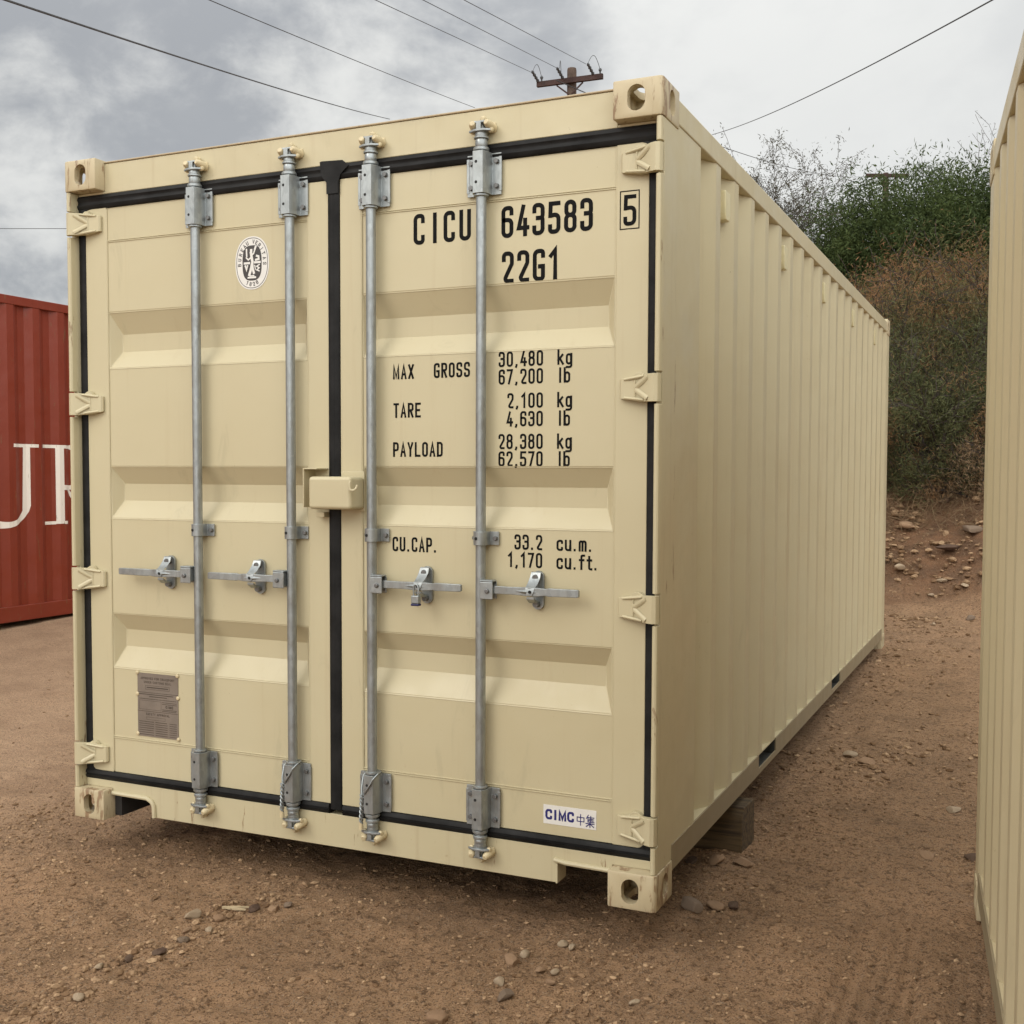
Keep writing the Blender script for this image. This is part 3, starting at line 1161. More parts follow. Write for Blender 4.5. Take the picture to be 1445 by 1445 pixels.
# oval emblem on the left leaf -----------------------------------------------------
b = MB()
ex, ez = .8605, 2.147
def oval(a, c, n=64, p=2.25):
    o_ = []
    for k in range(n):
        t = 2 * math.pi * k / n
        o_.append((ex + a * math.copysign(abs(math.cos(t)) ** (2 / p), math.cos(t)), ez + c * math.copysign(abs(math.sin(t)) ** (2 / p), math.sin(t))))
    return o_
ov = oval(.0755, .0965)
b.prism(ov, 'y', SY, SY + .001, 0)
ribbon(b, oval(.0695, .0905), True, .0022, lambda X, Z: (X, SY - .0003, Z), 1)
inn = oval(.0430, .0640, p=2.9)
b.add([(x_, SY - .0004, z_) for x_, z_ in inn], [tuple(range(len(inn)))], 1)


def oval_text(s_, t0, t1, a, c, h, wv, sw, flip=False):
    for i, ch in enumerate(s_):
        t = t0 + (t1 - t0) * i / (len(s_) - 1)
        px_, pz_ = ex + a * math.cos(t), ez + c * math.sin(t)
        nx, nz_ = math.cos(t) / a, math.sin(t) / c
        l_ = math.hypot(nx, nz_)
        up_ = np.array((nx / l_, nz_ / l_)) * (-1 if flip else 1)
        rt_ = np.array((up_[1], -up_[0]))
        for k, (pts, closed) in enumerate(glyph(ch, .55)):
            pp = [np.array((px_, pz_)) + rt_ * (gx - .275) * h + up_ * (gz - .5) * h for gx, gz in pts]
            ribbon(b, [tuple(q_) for q_ in pp], closed, sw, lambda X, Z, k=k: (X, SY - .0003 - .0001 * k, Z), 1)


oval_text('BUREAU VERITAS', R(184), R(-4), .0565, .0772, .0125, .006, .0027)
oval_text('1828', R(247), R(293), .0560, .0772, .0125, .006, .0027, True)
fig = lambda pts, wv, lay=0, closed=False: ribbon(b, [(ex + x_, ez + z_) for x_, z_ in pts], closed, wv * 1.3, lambda X, Z: (X, SY - .0007 - lay * .0001, Z), 0)
fig([(-.004, .036), (-.001, .018), (.002, .004), (-.004, -.020), (-.012, -.042)], .0085)
fig([(.001, .006), (.003, -.020), (.008, -.036)], .0075, 1)
fig([(-.005, .026), (.008, .034), (.014, .050)], .0042, 2)
fig([(-.004, .020), (-.016, .012), (-.025, .020)], .0042, 3)
fig([(-.003, .038), (-.003, .046)], .0080, 4)
fig([(.014, .050), (.017, .057)], .0062, 5)
fig([(-.023, .026), (-.024, .050)], .0050, 6)
fig([(-.033, .000), (-.012, .000)], .0062, 7)
fig([(.013, .001), (.036, .001)], .0062, 8)
fig([(.018, .010), (.031, .012), (.030, .022), (.022, .024)], .0060, 9)
fig([(-.029, -.010), (-.024, -.024), (-.020, -.010)], .0055, 10)
fig([(.013, -.010), (.016, -.024)], .0035, 11)
fig([(.034, -.008), (.022, -.014), (.033, -.020), (.022, -.027), (.033, -.031)], .0036, 12)
fig([(-.016, -.053), (.016, -.053)], .0050, 13)
fig([(-.009, -.047), (.009, -.047)], .0036, 14)
b.build('emblem_sticker', [M_WHITE, M_EMB], left_door, recalc=False)

# approval plate ------------------------------------------------------------------
b = MB()
PX0, PX1, PZ0, PZ1 = .292, .494, .344, .594
b.box(PX0, PX1, SY - .001, SY + .001, PZ0, PZ1, 0)
PY = SY - .0015
def pl(t_, z_, h, w_, gap=.0018, sw=.0016, x=None, sp=None):
    tmp = MB()
    tot = text(tmp, t_, 0, 0, h, w_, gap, sw, PY, m=1, step=.0001, xspace=sp)
    x_ = (PX0 + PX1) / 2 - tot / 2 if x is None else x
    text(b, t_, x_, z_, h, w_, gap, sw, PY, m=1, step=.0001, xspace=sp)
pl('APPROVED FOR TRANSPORT', .5695, .0090, .0062)
pl('UNDER CUSTOMS SEAL', .5545, .0090, .0062)
ribbon(b, [(.332, .531), (.452, .531), (.452, .546), (.332, .546)], True, .0012, lambda X, Z: (X, PY, Z), 1)
pl('SAFETY APPROVAL', .4290, .0090, .0064)
pl('CIMC', .4625, .0105, .0082, .002, .0028, x=.432)
rr_ = random.Random(3)
def dashes(x0, x1, z_, hh):
    x_ = x0
    while x_ < x1:
        l_ = rr_.uniform(.004, .018)
        ribbon(b, [(x_, z_), (min(x_ + l_, x1), z_)], False, hh, lambda X, Z: (X, PY, Z), 1)
        x_ += l_ + .0025
dashes(.340, .444, .5385, .0040)
ribbon(b, [(PX0, .5180), (PX1, .5180)], False, .0018, lambda X, Z: (X, PY, Z), 1)
dashes(.300, .470, .5110, .0030)
dashes(.352, .440, .5030, .0030)
dashes(.300, .484, .4930, .0022)
ribbon(b, [(.300, .4510), (.410, .4510), (.410, .4860), (.300, .4860)], True, .0010, lambda X, Z: (X, PY, Z), 1)
for z_ in (.4840, .4775, .4560, .4505):
    dashes(.416, .486, z_, .0022)
ribbon(b, [(PX0, .4440), (PX1, .4440)], False, .0016, lambda X, Z: (X, PY, Z), 1)
ribbon(b, [(.336, .4115), (.430, .4115), (.430, .4215), (.336, .4215)], True, .0010, lambda X, Z: (X, PY, Z), 1)
for i in range(7):
    z_ = .4030 - i * .0085
    dashes(.300, .372, z_, .0026)
    dashes(.382, .440, z_, .0026)
    dashes(.452, .486, z_, .0022)
plate = b.build('approval_plate', [M_PLATE, M_PLTXT], left_door, recalc=False)
for px_, pz_ in ((PX0, PZ1), (PX1 - .002, PZ1), (PX0, .510), (PX1, .508), (PX0, .352), (PX1, .346)):
    r0_ = .0085
    MB().tube([(px_, SY - .0015 + .002, pz_), (px_, SY - .004, pz_), (px_, SY - .006, pz_)], [r0_, r0_ * .85, r0_ * .4], 12).build('rivet', M_KEEP, left_door)

# locking bars -----------------------------------------------------------------------
BY = .024   # bar axis
HANDLES = {0: (-1, .465, .255), 1: (-1, .886, .688), 2: (1, 1.588, 1.750), 3: (1, 2.004, 2.172)}
BARX = [.626, 1.050, 1.388, 1.812]


def octa(x, y, r, k=8):
    return [(x + r * math.cos(2 * math.pi * (i + .5) / k), y + r * math.sin(2 * math.pi * (i + .5) / k)) for i in range(k)]


for bi, bx_ in enumerate(BARX):
    b = MB()
    b.tube([(bx_, BY, .135), (bx_, BY, 2.475)], .0172, 24)
    for z0, z1, r_ in ((2.435, 2.447, .0265), (2.447, 2.474, .0205), (2.474, 2.482, .0245), (.150, .162, .0245), (.132, .151, .0205), (.170, .182, .0265), (2.288, 2.296, .0250), (.322, .331, .0250)):
        b.tube([(bx_, BY, z0), (bx_, BY, z0 + (z1 - z0) * .2), (bx_, BY, z1 - (z1 - z0) * .2), (bx_, BY, z1)], [r_ * .9, r_, r_, r_ * .9], 24)
    bar = b.build('locking_bar', M_GALV, box, angle=40)
    # bearing brackets
    for z0, z1 in ((2.296, 2.432), (.185, .321)):
        b = MB()
        prof = [(bx_ - .062, .0505), (bx_ - .062, .0455), (bx_ - .030, .0455), (bx_ - .0285, .018), (bx_ - .018, -.004), (bx_ + .018, -.004), (bx_ + .0285, .018), (bx_ + .030, .0455),
                (bx_ + .062, .0455), (bx_ + .062, .0505)]
        b.prism(prof, 'z', z0, z1)
        for sx in (-1, 1):
            b.box(bx_ + sx * .064 - .010 * (sx > 0) - 0 * sx, bx_ + sx * .064 + .010 * (sx < 0), .0440, .0505, z0 + .012, z1 - .012)
        for sx in (-1, 1):
            for zz_ in (z0 + .028, z1 - .028):
                b.cyl((bx_ + sx * .046, .046, zz_), (bx_ + sx * .046, .035, zz_), .0095, .0085, 6, 1)
        for zz_ in (z0 + .035, z1 - .035):
            b.cyl((bx_ - .006, -.003, zz_), (bx_ - .006, -.0047, zz_), .0052, None, 12, 2)
        b.build('bearing_bracket', [M_GALV, M_BOLT, M_HOLE], bar, bevel=.003)
    # mid guide clip
    b = MB()
    zc = 1.1635
    n_ = 12
    outer = [(bx_ + .0245 * math.cos(math.pi * k / n_), BY - .0245 * math.sin(math.pi * k / n_)) for k in range(n_ + 1)]
    prof = [(bx_ + .056, .0525), (bx_ + .056, .0475), (bx_ + .0245, .0475)] + outer + [(bx_ - .0245, .0475), (bx_ - .040, .0475), (bx_ - .040, .0525)]
    b.prism(prof, 'z', zc - .0225, zc + .0225)
    for sx in (-.033, .044):
        b.cyl((bx_ + sx, .048, zc), (bx_ + sx, .038, zc), .0092, .008, 6, 1)
    b.cyl((bx_ - .006, BY - .0238, zc), (bx_ - .006, BY - .0262, zc), .0055, None, 12, 2)
    b.build('bar_guide', [M_GALV, M_BOLT, M_HOLE], bar, bevel=.0025)
    # cams and keepers
    for top in (0, 1):
        zf = (lambda z, t=top: z if t else 2.6155 - z)       # mirrored about the door mid-height
        b = MB()
        b.tube([(bx_, BY, zf(2.478)), (bx_, BY, zf(2.490)), (bx_, BY + .002, zf(2.508)), (bx_, BY + .003, zf(2.530))], [.019, .021, .017, .014], 14)
        za, zb = sorted((zf(2.495), zf(2.503)))
        b.prism([(bx_ - .040, .012), (bx_ - .016, -.002), (bx_ + .018, -.002), (bx_ + .040, .010), (bx_ + .030, .030), (bx_ - .030, .034)], 'z', za, zb)
        za, zb = sorted((zf(2.523), zf(2.530)))
        b.prism([(bx_ - .020, .004), (bx_ + .018, .004), (bx_ + .036, .014), (bx_ + .028, .034), (bx_ - .022, .036)], 'z', za, zb)
        za, zb = sorted((zf(2.500), zf(2.526)))
        b.box(bx_ - .010, bx_ + .008, .002, .030, za, zb)
        b.build('cam', M_GALV, bar, bevel=.002)
        b = MB()
        za, zb = sorted((zf(2.490), zf(2.540)))
        b.box(bx_ - .038, bx_ - .012, .046, FY, za + .008, zb - .008)
        b.box(bx_ + .018, bx_ + .042, .046, FY, za + .008, zb - .008)
        for sx in (-1, 1):
            x0 = bx_ + sx * .029 + .003
            b.tube([(x0, FY - .002, zf(2.512)), (x0, .026, zf(2.514)), (x0 - sx * .002, .008, zf(2.519)), (x0 - sx * .004, -.002, zf(2.522))], [.0155, .0150, .0130, .0085], 12)
            b.tube([(x0, .030, zf(2.510)), (x0 + sx * .004, .020, zf(2.500)), (x0 + sx * .004, .014, zf(2.494))], [.011, .010, .006], 10)
        b.tube([(bx_ + .003, .046, zf(2.538)), (bx_ + .003, .030, zf(2.541)), (bx_ + .003, .022, zf(2.540))], [.012, .011, .007], 10)
        b.build('cam_keeper', M_KEEP, bar, bevel=.003)
    # handle
    sgn, hx, hend = HANDLES[bi]
    zc = .992
    b = MB()
    # hub clevis on the bar
    xs = sorted((bx_ + sgn * .012, bx_ + sgn * .060))
    b.box(xs[0], xs[1], -.010, -.004, zc - .028, zc + .030)
    b.box(xs[0], xs[1], -.010, .026, zc + .030, zc + .036)
    b.box(xs[0], xs[1], .022, .028, zc - .028, zc + .030)
    xs = sorted((bx_ + sgn * .0165, bx_ + sgn * .024))
    b.box(xs[0], xs[1], -.0035, .0215, zc - .022, zc + .0295)
    pvx = bx_ + sgn * .040
    b.cyl((pvx, -.010, zc), (pvx, -.017, zc), .0085, .0075, 14, 1)
    b.build('handle_hub', [M_GALV, M_BOLT], bar, bevel=.003)
    b = MB()
    z1_ = zc + .004
    x_a, x_b, x_c = bx_ + sgn * .050, hx + sgn * .045, hend
    st = [(x_a, .006, .0135, .005), (hx - sgn * .075, .004, .0125, .005), (hx - sgn * .03, .000, .0135, .006), (hx, -.002, .0150, .007), (hx + sgn * .035, .000, .0135, .006),
          (x_b + sgn * .012, .004, .0115, .0055), (x_b + sgn * .018, .004, .0135, .0075), (x_c - sgn * .006, .006, .0125, .0075), (x_c, .006, .0105, .006)]
    secs = [[(x_, y_ - t_, z1_ - h_), (x_, y_ - t_, z1_ + h_), (x_, y_ + t_, z1_ + h_), (x_, y_ + t_, z1_ - h_)] for x_, y_, h_, t_ in st]
    if sgn < 0:
        secs = secs[::-1]
    b.loft(secs)
    # raised spine on the handle
    xs_ = [hx - sgn * .060, hx - sgn * .015, hx + sgn * .048]
    b.add([(xs_[0], -.002, z1_), (xs_[1], -.006, z1_ + .009), (xs_[1], -.006, z1_ - .009), (xs_[2], -.004, z1_), (xs_[1], -.015, z1_)], [(0, 1, 4), (0, 4, 2), (1, 3, 4), (2, 4, 3)])
    b.build('handle', M_GALV, bar, bevel=.002)
    # catch with its retainer flap
    b = MB()
    cz_ = .997
    pts = [(hx + .008 + .021 * math.cos(t), cz_ + (.043 if math.sin(t) >= 0 else -.043) + .021 * math.sin(t)) for t in [2 * math.pi * k / 24 for k in range(24)]]
    b.prism(pts, 'y', .044, .0535, 0)
    b.cyl((hx + .006, .046, cz_ + .043), (hx + .006, .022, cz_ + .043), .0115, .010, 12, 1)
    b.cyl((hx + .006, .046, cz_ - .045), (hx + .006, .026, cz_ - .045), .0115, .010, 12, 1)
    secs = []
    for x0, x1, y_, z_ in ((hx - .010, hx + .024, .030, cz_ + .060), (hx - .013, hx + .024, .024, cz_ + .042), (hx - .014, hx + .022, .008, cz_ + .024), (hx - .015, hx + .018, -.008, cz_ + .012), (hx - .012, hx + .016, -.012, cz_ - .002), (hx - .006, hx + .010, -.011, cz_ - .014)):
        secs.append([(x0, y_, z_), (x1, y_, z_), (x1, y_ + .005, z_ + .002), (x0, y_ + .005, z_ + .002)])
    b.loft(secs)
    b.cyl((hx + .003, -.0125, cz_ - .001), (hx + .003, -.0145, cz_ - .001), .0055, None, 10, 2)
    secs = []
    for y_, z_ in ((.046, cz_ - .034), (.016, cz_ - .030), (-.004, cz_ - .018), (-.004, cz_ - .026), (.016, cz_ - .040), (.046, cz_ - .044)):
        secs.append((y_, z_))
    b.prism(secs, 'x', hx - .012, hx + .014)
    b.build('handle_catch', [M_GALV, M_BOLT, M_HOLE], bar, bevel=.002)

# lock box --------------------------------------------------------------------------
b = MB()
b.box(1.172, 1.347, -.048, .0455, 1.253, 1.367)
lb = b.build('lock_box', M_PAINT, box, bevel=.013, seg=4)
MB().box(1.2480, 1.345, .046, .0515, 1.245, 1.385).build('back_plate', M_PAINT, lb, bevel=.002)
MB().tube([(1.352, -.056, 1.352), (1.352, -.060, 1.345), (1.352, -.060, 1.330), (1.356, -.060, 1.322), (1.366, -.058, 1.320), (1.374, -.054, 1.326), (1.377, -.050, 1.338)], .0042, 8).build('hook', M_PAINT, lb)
b = MB()
b.box(1.132, 1.137, -.022, .0515, 1.258, 1.397)
b.box(1.137, 1.192, -.022, .0515, 1.392, 1.397)
b.build('lock_bracket', M_PAINT, box, bevel=.002)
MB().box(1.160, 1.194, .020, .0515, 1.222, 1.240).build('lock_lug', M_PAINT, box, bevel=.002)

# vents on the long side -----------------------------------------------------------
for side in (0, 1):
    for k in (1, 5, 9, 13, 17):
        y0 = E0 + k * PITCH + .078
        y1 = y0 + .075
        f = (lambda x: x) if side == 0 else (lambda x: Wd - x)
        b = MB()
        poly = [(y0, 2.345), (y0 + .012, 2.322), (y1 - .012, 2.322), (y1, 2.345), (y1, 2.430), (y0, 2.430)]
        xs = sorted((f(.008), f(.0415)))
        b.prism(poly, 'x', xs[0], xs[1])
        b.build('vent_cover', M_CREAM, box, bevel=.005)

# ------------------------------------------------------------------ things hung on the bars
pad = thing('padlock', 'small steel padlock with a dark blue base hanging on a door handle', 'padlock', (1.586, -.014, .930))
pad.scale = (.74, .74, .80)
b = MB()
b.box(-.020, .020, -.013, .013, .010, .044)
b.build('body', M_GALV, pad, bevel=.004)
MB().box(-.021, .021, -.014, .014, .000, .0095).build('base_cap', M_BLUE, pad, bevel=.003)
MB().tube([(-.012, 0, .044), (-.012, 0, .078), (-.007, .001, .088), (0, .001, .091), (.007, .001, .088), (.012, 0, .078), (.012, 0, .044)], .0042, 8).build('shackle', M_GALV, pad)


def cable_seal(bx_, label):
    t = thing('cable_seal', label, 'cable seal', (bx_, BY, .16), 0, 'wire cable seals on the middle bars')
    b = MB()
    lp = [(-.024, -.020, .085), (-.012, -.0315, .100), (0.008, -.0335, .128), (.020, -.031, .150), (.029, -.012, .166), (.028, .010, .170), (0, .026, .171), (-.024, .010, .168), (-.0305, -.010, .155), (-.028, -.026, .115), (-.024, -.030, .090)]
    b.tube(lp, .0034, 8)
    for ph in (0, math.pi):
        pts = []
        for k in range(46):
            u_ = k / 45
            z_ = .092 - .105 * u_
            a_ = ph + u_ * 22
            pts.append((-.026 - .006 * u_ + .0048 * math.cos(a_), -.028 + .0048 * math.sin(a_) + .004 * u_, z_))
        b.tube(pts, .0036, 6)
    b.build('wire_loop', M_GALV, t)
    MB().cyl((-.032, -.024, -.034), (-.032, -.024, -.008), .0085, .0075, 12).build('crimp', M_KEEP, t)


cable_seal(1.050, 'twisted wire cable looped at the foot of the second locking bar, under the lock box')
cable_seal(1.388, 'twisted wire cable looped at the foot of the third locking bar, below the padlock')

# ------------------------------------------------------------------ ground
def vnoise(x, y, seed):
    """smooth value noise in numpy"""
    rs = np.random.default_rng(seed)
    T = rs.random((256, 256))
    xi, yi = np.floor(x).astype(int), np.floor(y).astype(int)
    fx, fy = x - xi, y - yi
    fx, fy = fx * fx * (3 - 2 * fx), fy * fy * (3 - 2 * fy)
    g = lambda a, c: T[a % 256, c % 256]
    return (g(xi, yi) * (1 - fx) + g(xi + 1, yi) * fx) * (1 - fy) + (g(xi, yi + 1) * (1 - fx) + g(xi + 1, yi + 1) * fx) * fy - .5


def sstep(a, b_, x):
    t = np.clip((x - a) / (b_ - a), 0, 1)
    return t * t * (3 - 2 * t)


def terrain(x, y, fine=True):
    x = np.asarray(x, float)
    y = np.asarray(y, float)
    h = -.132 + .0265 * np.clip(y - 1.0, 0, 7.2) + .0200 * np.clip(-x, 0, 6)
    h = h - .012 * np.clip(-y - .3, 0, 6)
    toe = 7.9 - .18 * np.clip(x - 2.4, -3, 3)
    sdist = np.clip(y - toe, 0, None)
    act = sstep(-9, -4, x)
    bank = .62 * np.clip(sdist, 0, 1.9) * sstep(0, 1.0, sdist) + .15 * np.clip(sdist - 1.9, 0, 12) + .04 * np.clip(sdist - 13.9, 0, 30)
    h = h + bank * act
    near = np.exp(-((x - 2) ** 2 + y ** 2) / 400)
    bk = sstep(.1, 1.2, sdist)
    h = h + vnoise(x * .7, y * .7, 1) * .035 * near + vnoise(x * 2.3 + 9, y * 2.3, 2) * .018 * near
    h = h + bk * near * (vnoise(x * 1.9, y * 1.9, 8) * .28 + vnoise(x * 5.2, y * 5.2, 9) * .12)
    if fine:
        h = h + (vnoise(x * 8, y * 8, 3) * .012 + vnoise(x * 19, y * 19, 4) * .010 + vnoise(x * 43, y * 43, 5) * .0085) * near
        # tyre track with five ribs running along the alley and one sweeping to the front
        for (ax, ay, bx2, by2, hw, ribs) in ((3.08, -2.0, 3.11, 1.45, .115, 5), (3.38, -2.0, 3.36, .75, .06, 3), (2.10, -2.2, 2.72, 1.15, .12, 5)):
            d = np.array((bx2 - ax, by2 - ay))
            ln_ = np.hypot(*d)
            d = d / ln_
            al = (x - ax) * d[0] + (y - ay) * d[1]
            ac = -(x - ax) * d[1] + (y - ay) * d[0]
            ok = (sstep(0, .3, al) * (1 - sstep(ln_ - .9, ln_, al))) * (1 - sstep(hw * .92, hw * 1.12, np.abs(ac)))
            prof = -.013 + .0048 * np.sign(np.cos(ac / hw * math.pi * ribs)) * (.5 + .5 * sstep(.1, .5, np.abs(np.cos(ac / hw * math.pi * ribs))))
            k_ = .95 if ax > 2.5 else .6
            h = h * 1 + ok * k_ * (prof - .8 * (vnoise(x * 8, y * 8, 3) * .012 + vnoise(x * 19, y * 19, 4) * .010 + vnoise(x * 43, y * 43, 5) * .0085))
    return h


def axis(dense0, dense1, step, far):
    a = list(np.arange(dense0, dense1 + 1e-6, step))
    s_ = step
    v = dense0
    lo = []
    while v > -far:
        s_ *= 1.13
        v -= s_
        lo.append(v)
    s_ = step
    v = dense1
    hi = []
    while v < far:
        s_ *= 1.09
        v += s_
        hi.append(v)
    return np.array(lo[::-1] + a + hi)


gx = axis(-.8, 3.9, .014, 900)
gy = axis(-1.5, 1.6, .014, 900)
X_, Y_ = np.meshgrid(gx, gy, indexing='ij')
Z_ = terrain(X_, Y_)
nx_, ny_ = len(gx), len(gy)
me = bpy.data.meshes.new('ground')
co = np.stack([X_, Y_, Z_], -1).reshape(-1, 3)
idx = np.arange(nx_ * ny_).reshape(nx_, ny_)
quads = np.stack([idx[:-1, :-1], idx[1:, :-1], idx[1:, 1:], idx[:-1, 1:]], -1).reshape(-1, 4)


def np_mesh(name, co, quads, mat, smooth=True):
    me = bpy.data.meshes.new(name)
    me.vertices.add(len(co))
    me.vertices.foreach_set('co', np.ascontiguousarray(co, dtype=np.float32).ravel())
    nq, k = quads.shape
    me.loops.add(nq * k)
    me.loops.foreach_set('vertex_index', np.ascontiguousarray(quads, dtype=np.int32).ravel())
    me.polygons.add(nq)
    me.polygons.foreach_set('loop_start', np.arange(0, nq * k, k, dtype=np.int32))
    me.polygons.foreach_set('loop_total', np.full(nq, k, dtype=np.int32))
    me.update(calc_edges=True)
    me.polygons.foreach_set('use_smooth', np.full(nq, smooth))
    me.materials.append(mat)
    o = bpy.data.objects.new(name, me)
    COL.objects.link(o)
    return o


ground = np_mesh('ground', co, quads, M_DIRT)
tag(ground, kind='structure')
tz = lambda x, y: float(terrain(np.array([x]), np.array([y]))[0])

# ------------------------------------------------------------------ timber block
tb = MB()
prof = [(1.080, -.165), (1.255, -.165), (1.255, .036), (1.248, .041), (1.105, .041), (1.098, .026), (1.092, .020), (1.080, .002)]
tb.prism(prof, 'x', 1.35, 2.458)
tb.v = [(x + (.010 * (y - 1.08) / .17 if x > 2 else 0), y + .012 * (x - 2.4), z) for x, y, z in tb.v]
tbo = tb.build('timber_block', M_TIMBER, None, bevel=.006)
tag(tbo, 'weathered square timber block wedged under the long side of the lettered container', 'timber block')

# ------------------------------------------------------------------ neighbour containers
nb = thing('shipping_container', 'plain beige container standing across the narrow dirt alley, only its ribbed side showing', 'container',
           (3.886, -5.183, -.116), R(5.26))
shell(nb, M_SIDE2, M_SIDE2, M_WORN, True)

red = thing('shipping_container', 'rusty red container with tall white serif letters on its ribbed side', 'container', (-4.55, -3.45, .02))
# long red high box: built in its own frame, its lettered wall on +x = 0
RL, RH, RW = 12.19, 2.896, 2.438
b = MB()
prof = []
y = .18
prof.append((.18, -.006))
k = .30
while k < RL - .5:
    for ya, xa in ((k, -.006), (k + .068, -.040), (k + .138, -.040), (k + .206, -.006)):
        prof.append((ya, xa))
    k += .278
prof.append((RL - .18, -.006))
poly = [(x_, y_) for y_, x_ in prof] + [(x_ - .004, y_) for y_, x_ in prof[::-1]]
m_ = len(poly)
h_ = len(prof)
vs = [(x_, y_, .19) for x_, y_ in poly] + [(x_, y_, RH - .10) for x_, y_ in poly]
fs = [(i, (i + 1) % m_, m_ + (i + 1) % m_, m_ + i) for i in range(m_)]
fs += [(i, i + 1, m_ - 2 - i, m_ - 1 - i) for i in range(h_ - 1)] + [(m_ + i, m_ + i + 1, 2 * m_ - 2 - i, 2 * m_ - 1 - i) for i in range(h_ - 1)]
b.add(vs, fs)
b.build('side_wall', M_RED, red, angle=11)
MB().box(-.062, -.002, .178, RL - .178, RH - .099, RH - .022).build('top_rail', M_RED, red, bevel=.006)
MB().box(-.060, -.002, .178, RL - .178, .055, .1895).build('bottom_rail', M_RED, red, bevel=.006)
MB().box(-RW, -.05, .05, RL - .05, RH - .05, RH - .028).build('roof', M_RED, red)
MB().box(-RW, -RW + .04, .05, RL - .05, .19, RH - .05).build('side_wall', M_RED, red)
for yy_ in (.02, RL - .06):
    MB().box(-RW + .05, -.05, yy_, yy_ + .04, .16, RH - .06).build('end_wall', M_RED, red)
MB().box(-RW + .05, -.06, .1, RL - .1, .12, .17).build('floor', M_UNDER, red)
for back in (0, 1):
    for top in (0, 1):
        for far in (0, 1):
            V = CAST[0].copy()
            bb = MB()
            V[:, 0] = (-RW + V[:, 0]) if far else -V[:, 0]
            V[:, 1] = RL - V[:, 1] if back else V[:, 1]
            V[:, 2] = RH - V[:, 2] if top else V[:, 2]
            bb.add(V, CAST[1])
            bb.build('corner_casting', M_RED, red, angle=30)
    for far in (0, 1):
        y0 = RL - .17 if back else .01
        x0 = -RW + .004 if far else -.10
        MB().box(x0, x0 + .096, y0, y0 + .16, .118, RH - .118).build('corner_post', M_RED, red, bevel=.004)


def wall_x(yy_):
    """how deep the sheet stands at local y"""
    ys_ = [p[0] for p in prof_r]
    xs_ = [p[1] for p in prof_r]
    return float(np.interp(yy_, ys_, xs_))


prof_r = prof


def red_letter(polys):
    """paint polygon strips on the ribbed wall: cut into narrow vertical slices that follow the sheet"""
    b = MB()
    for li, pg in enumerate(polys):
        for (ya, yb, za0, za1, zb0, zb1) in pg:
            n_ = max(1, int((yb - ya) / .011))
            for i in range(n_):
                t0, t1 = i / n_, (i + 1) / n_
                y0, y1 = ya + (yb - ya) * t0, ya + (yb - ya) * t1
                lo0, lo1 = za0 + (zb0 - za0) * t0, za0 + (zb0 - za0) * t1
                hi0, hi1 = za1 + (zb1 - za1) * t0, za1 + (zb1 - za1) * t1
                off = .0015 + li * .0003
                b.add([(wall_x(y0) + off, y0, lo0), (wall_x(y1) + off, y1, lo1), (wall_x(y1) + off, y1, hi1), (wall_x(y0) + off, y0, hi0)], [(0, 1, 2, 3)])
    return b.build('painted_letter', M_LETW, red, recalc=False)


# the U: two serifed stems and a bowl (each strip: y0, y1, low/high edge at y0, low/high edge at y1)
U = [[(7.23, 7.50, 1.573, 1.602, 1.573, 1.602), (6.78, 7.06, 1.573, 1.602, 1.573, 1.602)], [], [], []]
yc, ao, ai, zc_ = 7.115, .305, .240, 1.075
ys_ = np.linspace(yc - ao + .001, yc + ao - .001, 40)
bot = lambda y: zc_ - .205 * math.sqrt(max(0, 1 - ((y - yc) / ao) ** 2))
def topu(y):
    if y < yc - .140 + 0 or y > yc + ai:
        return 1.5728
    u_ = (y - (yc + .05)) / .190
    return zc_ - .150 * math.sqrt(max(0, 1 - u_ * u_))
for a_, c_ in zip(ys_[:-1], ys_[1:]):
    mid_ = (a_ + c_) / 2
    if (mid_ < yc - .140) or (mid_ > yc + ai):
        U[1].append((a_, c_, bot(a_), 1.5728, bot(c_), 1.5728))
    else:
        U[1].append((a_, c_, bot(a_), max(bot(a_) + .02, topu(a_)), bot(c_), max(bot(c_) + .02, topu(c_))))
red_letter(U)
Rl = [[(7.555, 7.700, 1.573, 1.602, 1.573, 1.602), (7.700, 7.785, .888, 1.602, .888, 1.602), (7.578, 7.700, .884, .912, .884, .912), (7.785, 7.83, .884, .912, .884, .912),
       (7.785, 7.87, 1.572, 1.602, 1.570, 1.600), (7.785, 7.87, 1.195, 1.240, 1.195, 1.235)]]
arc = []
yc2, zc2 = 7.87, 1.40
for k in range(14):
    a_, c_ = 7.87 + .20 * k / 14, 7.87 + .20 * (k + 1) / 14
    f1 = lambda y: .205 * math.sqrt(max(0, 1 - ((y - yc2) / .201) ** 2))
    f2 = lambda y: .165 * math.sqrt(max(0, 1 - ((y - yc2) / .110) ** 2)) if y < 7.98 else 0
    Rl[0].append((a_, c_, zc2 + f2(a_), zc2 + f1(a_), zc2 + f2(c_), zc2 + f1(c_)))
    Rl[0].append((a_, c_, zc2 - f1(a_), zc2 - f2(a_), zc2 - f1(c_), zc2 - f2(c_)))
Rl.append([(7.83, 8.09, 1.19, 1.235, .885, .960), (8.09, 8.16, .885, .93, .885, .905)])
red_letter(Rl)

# ------------------------------------------------------------------ utility poles and wires
CAMP = np.array((3.48145, -3.34604, 1.38086))


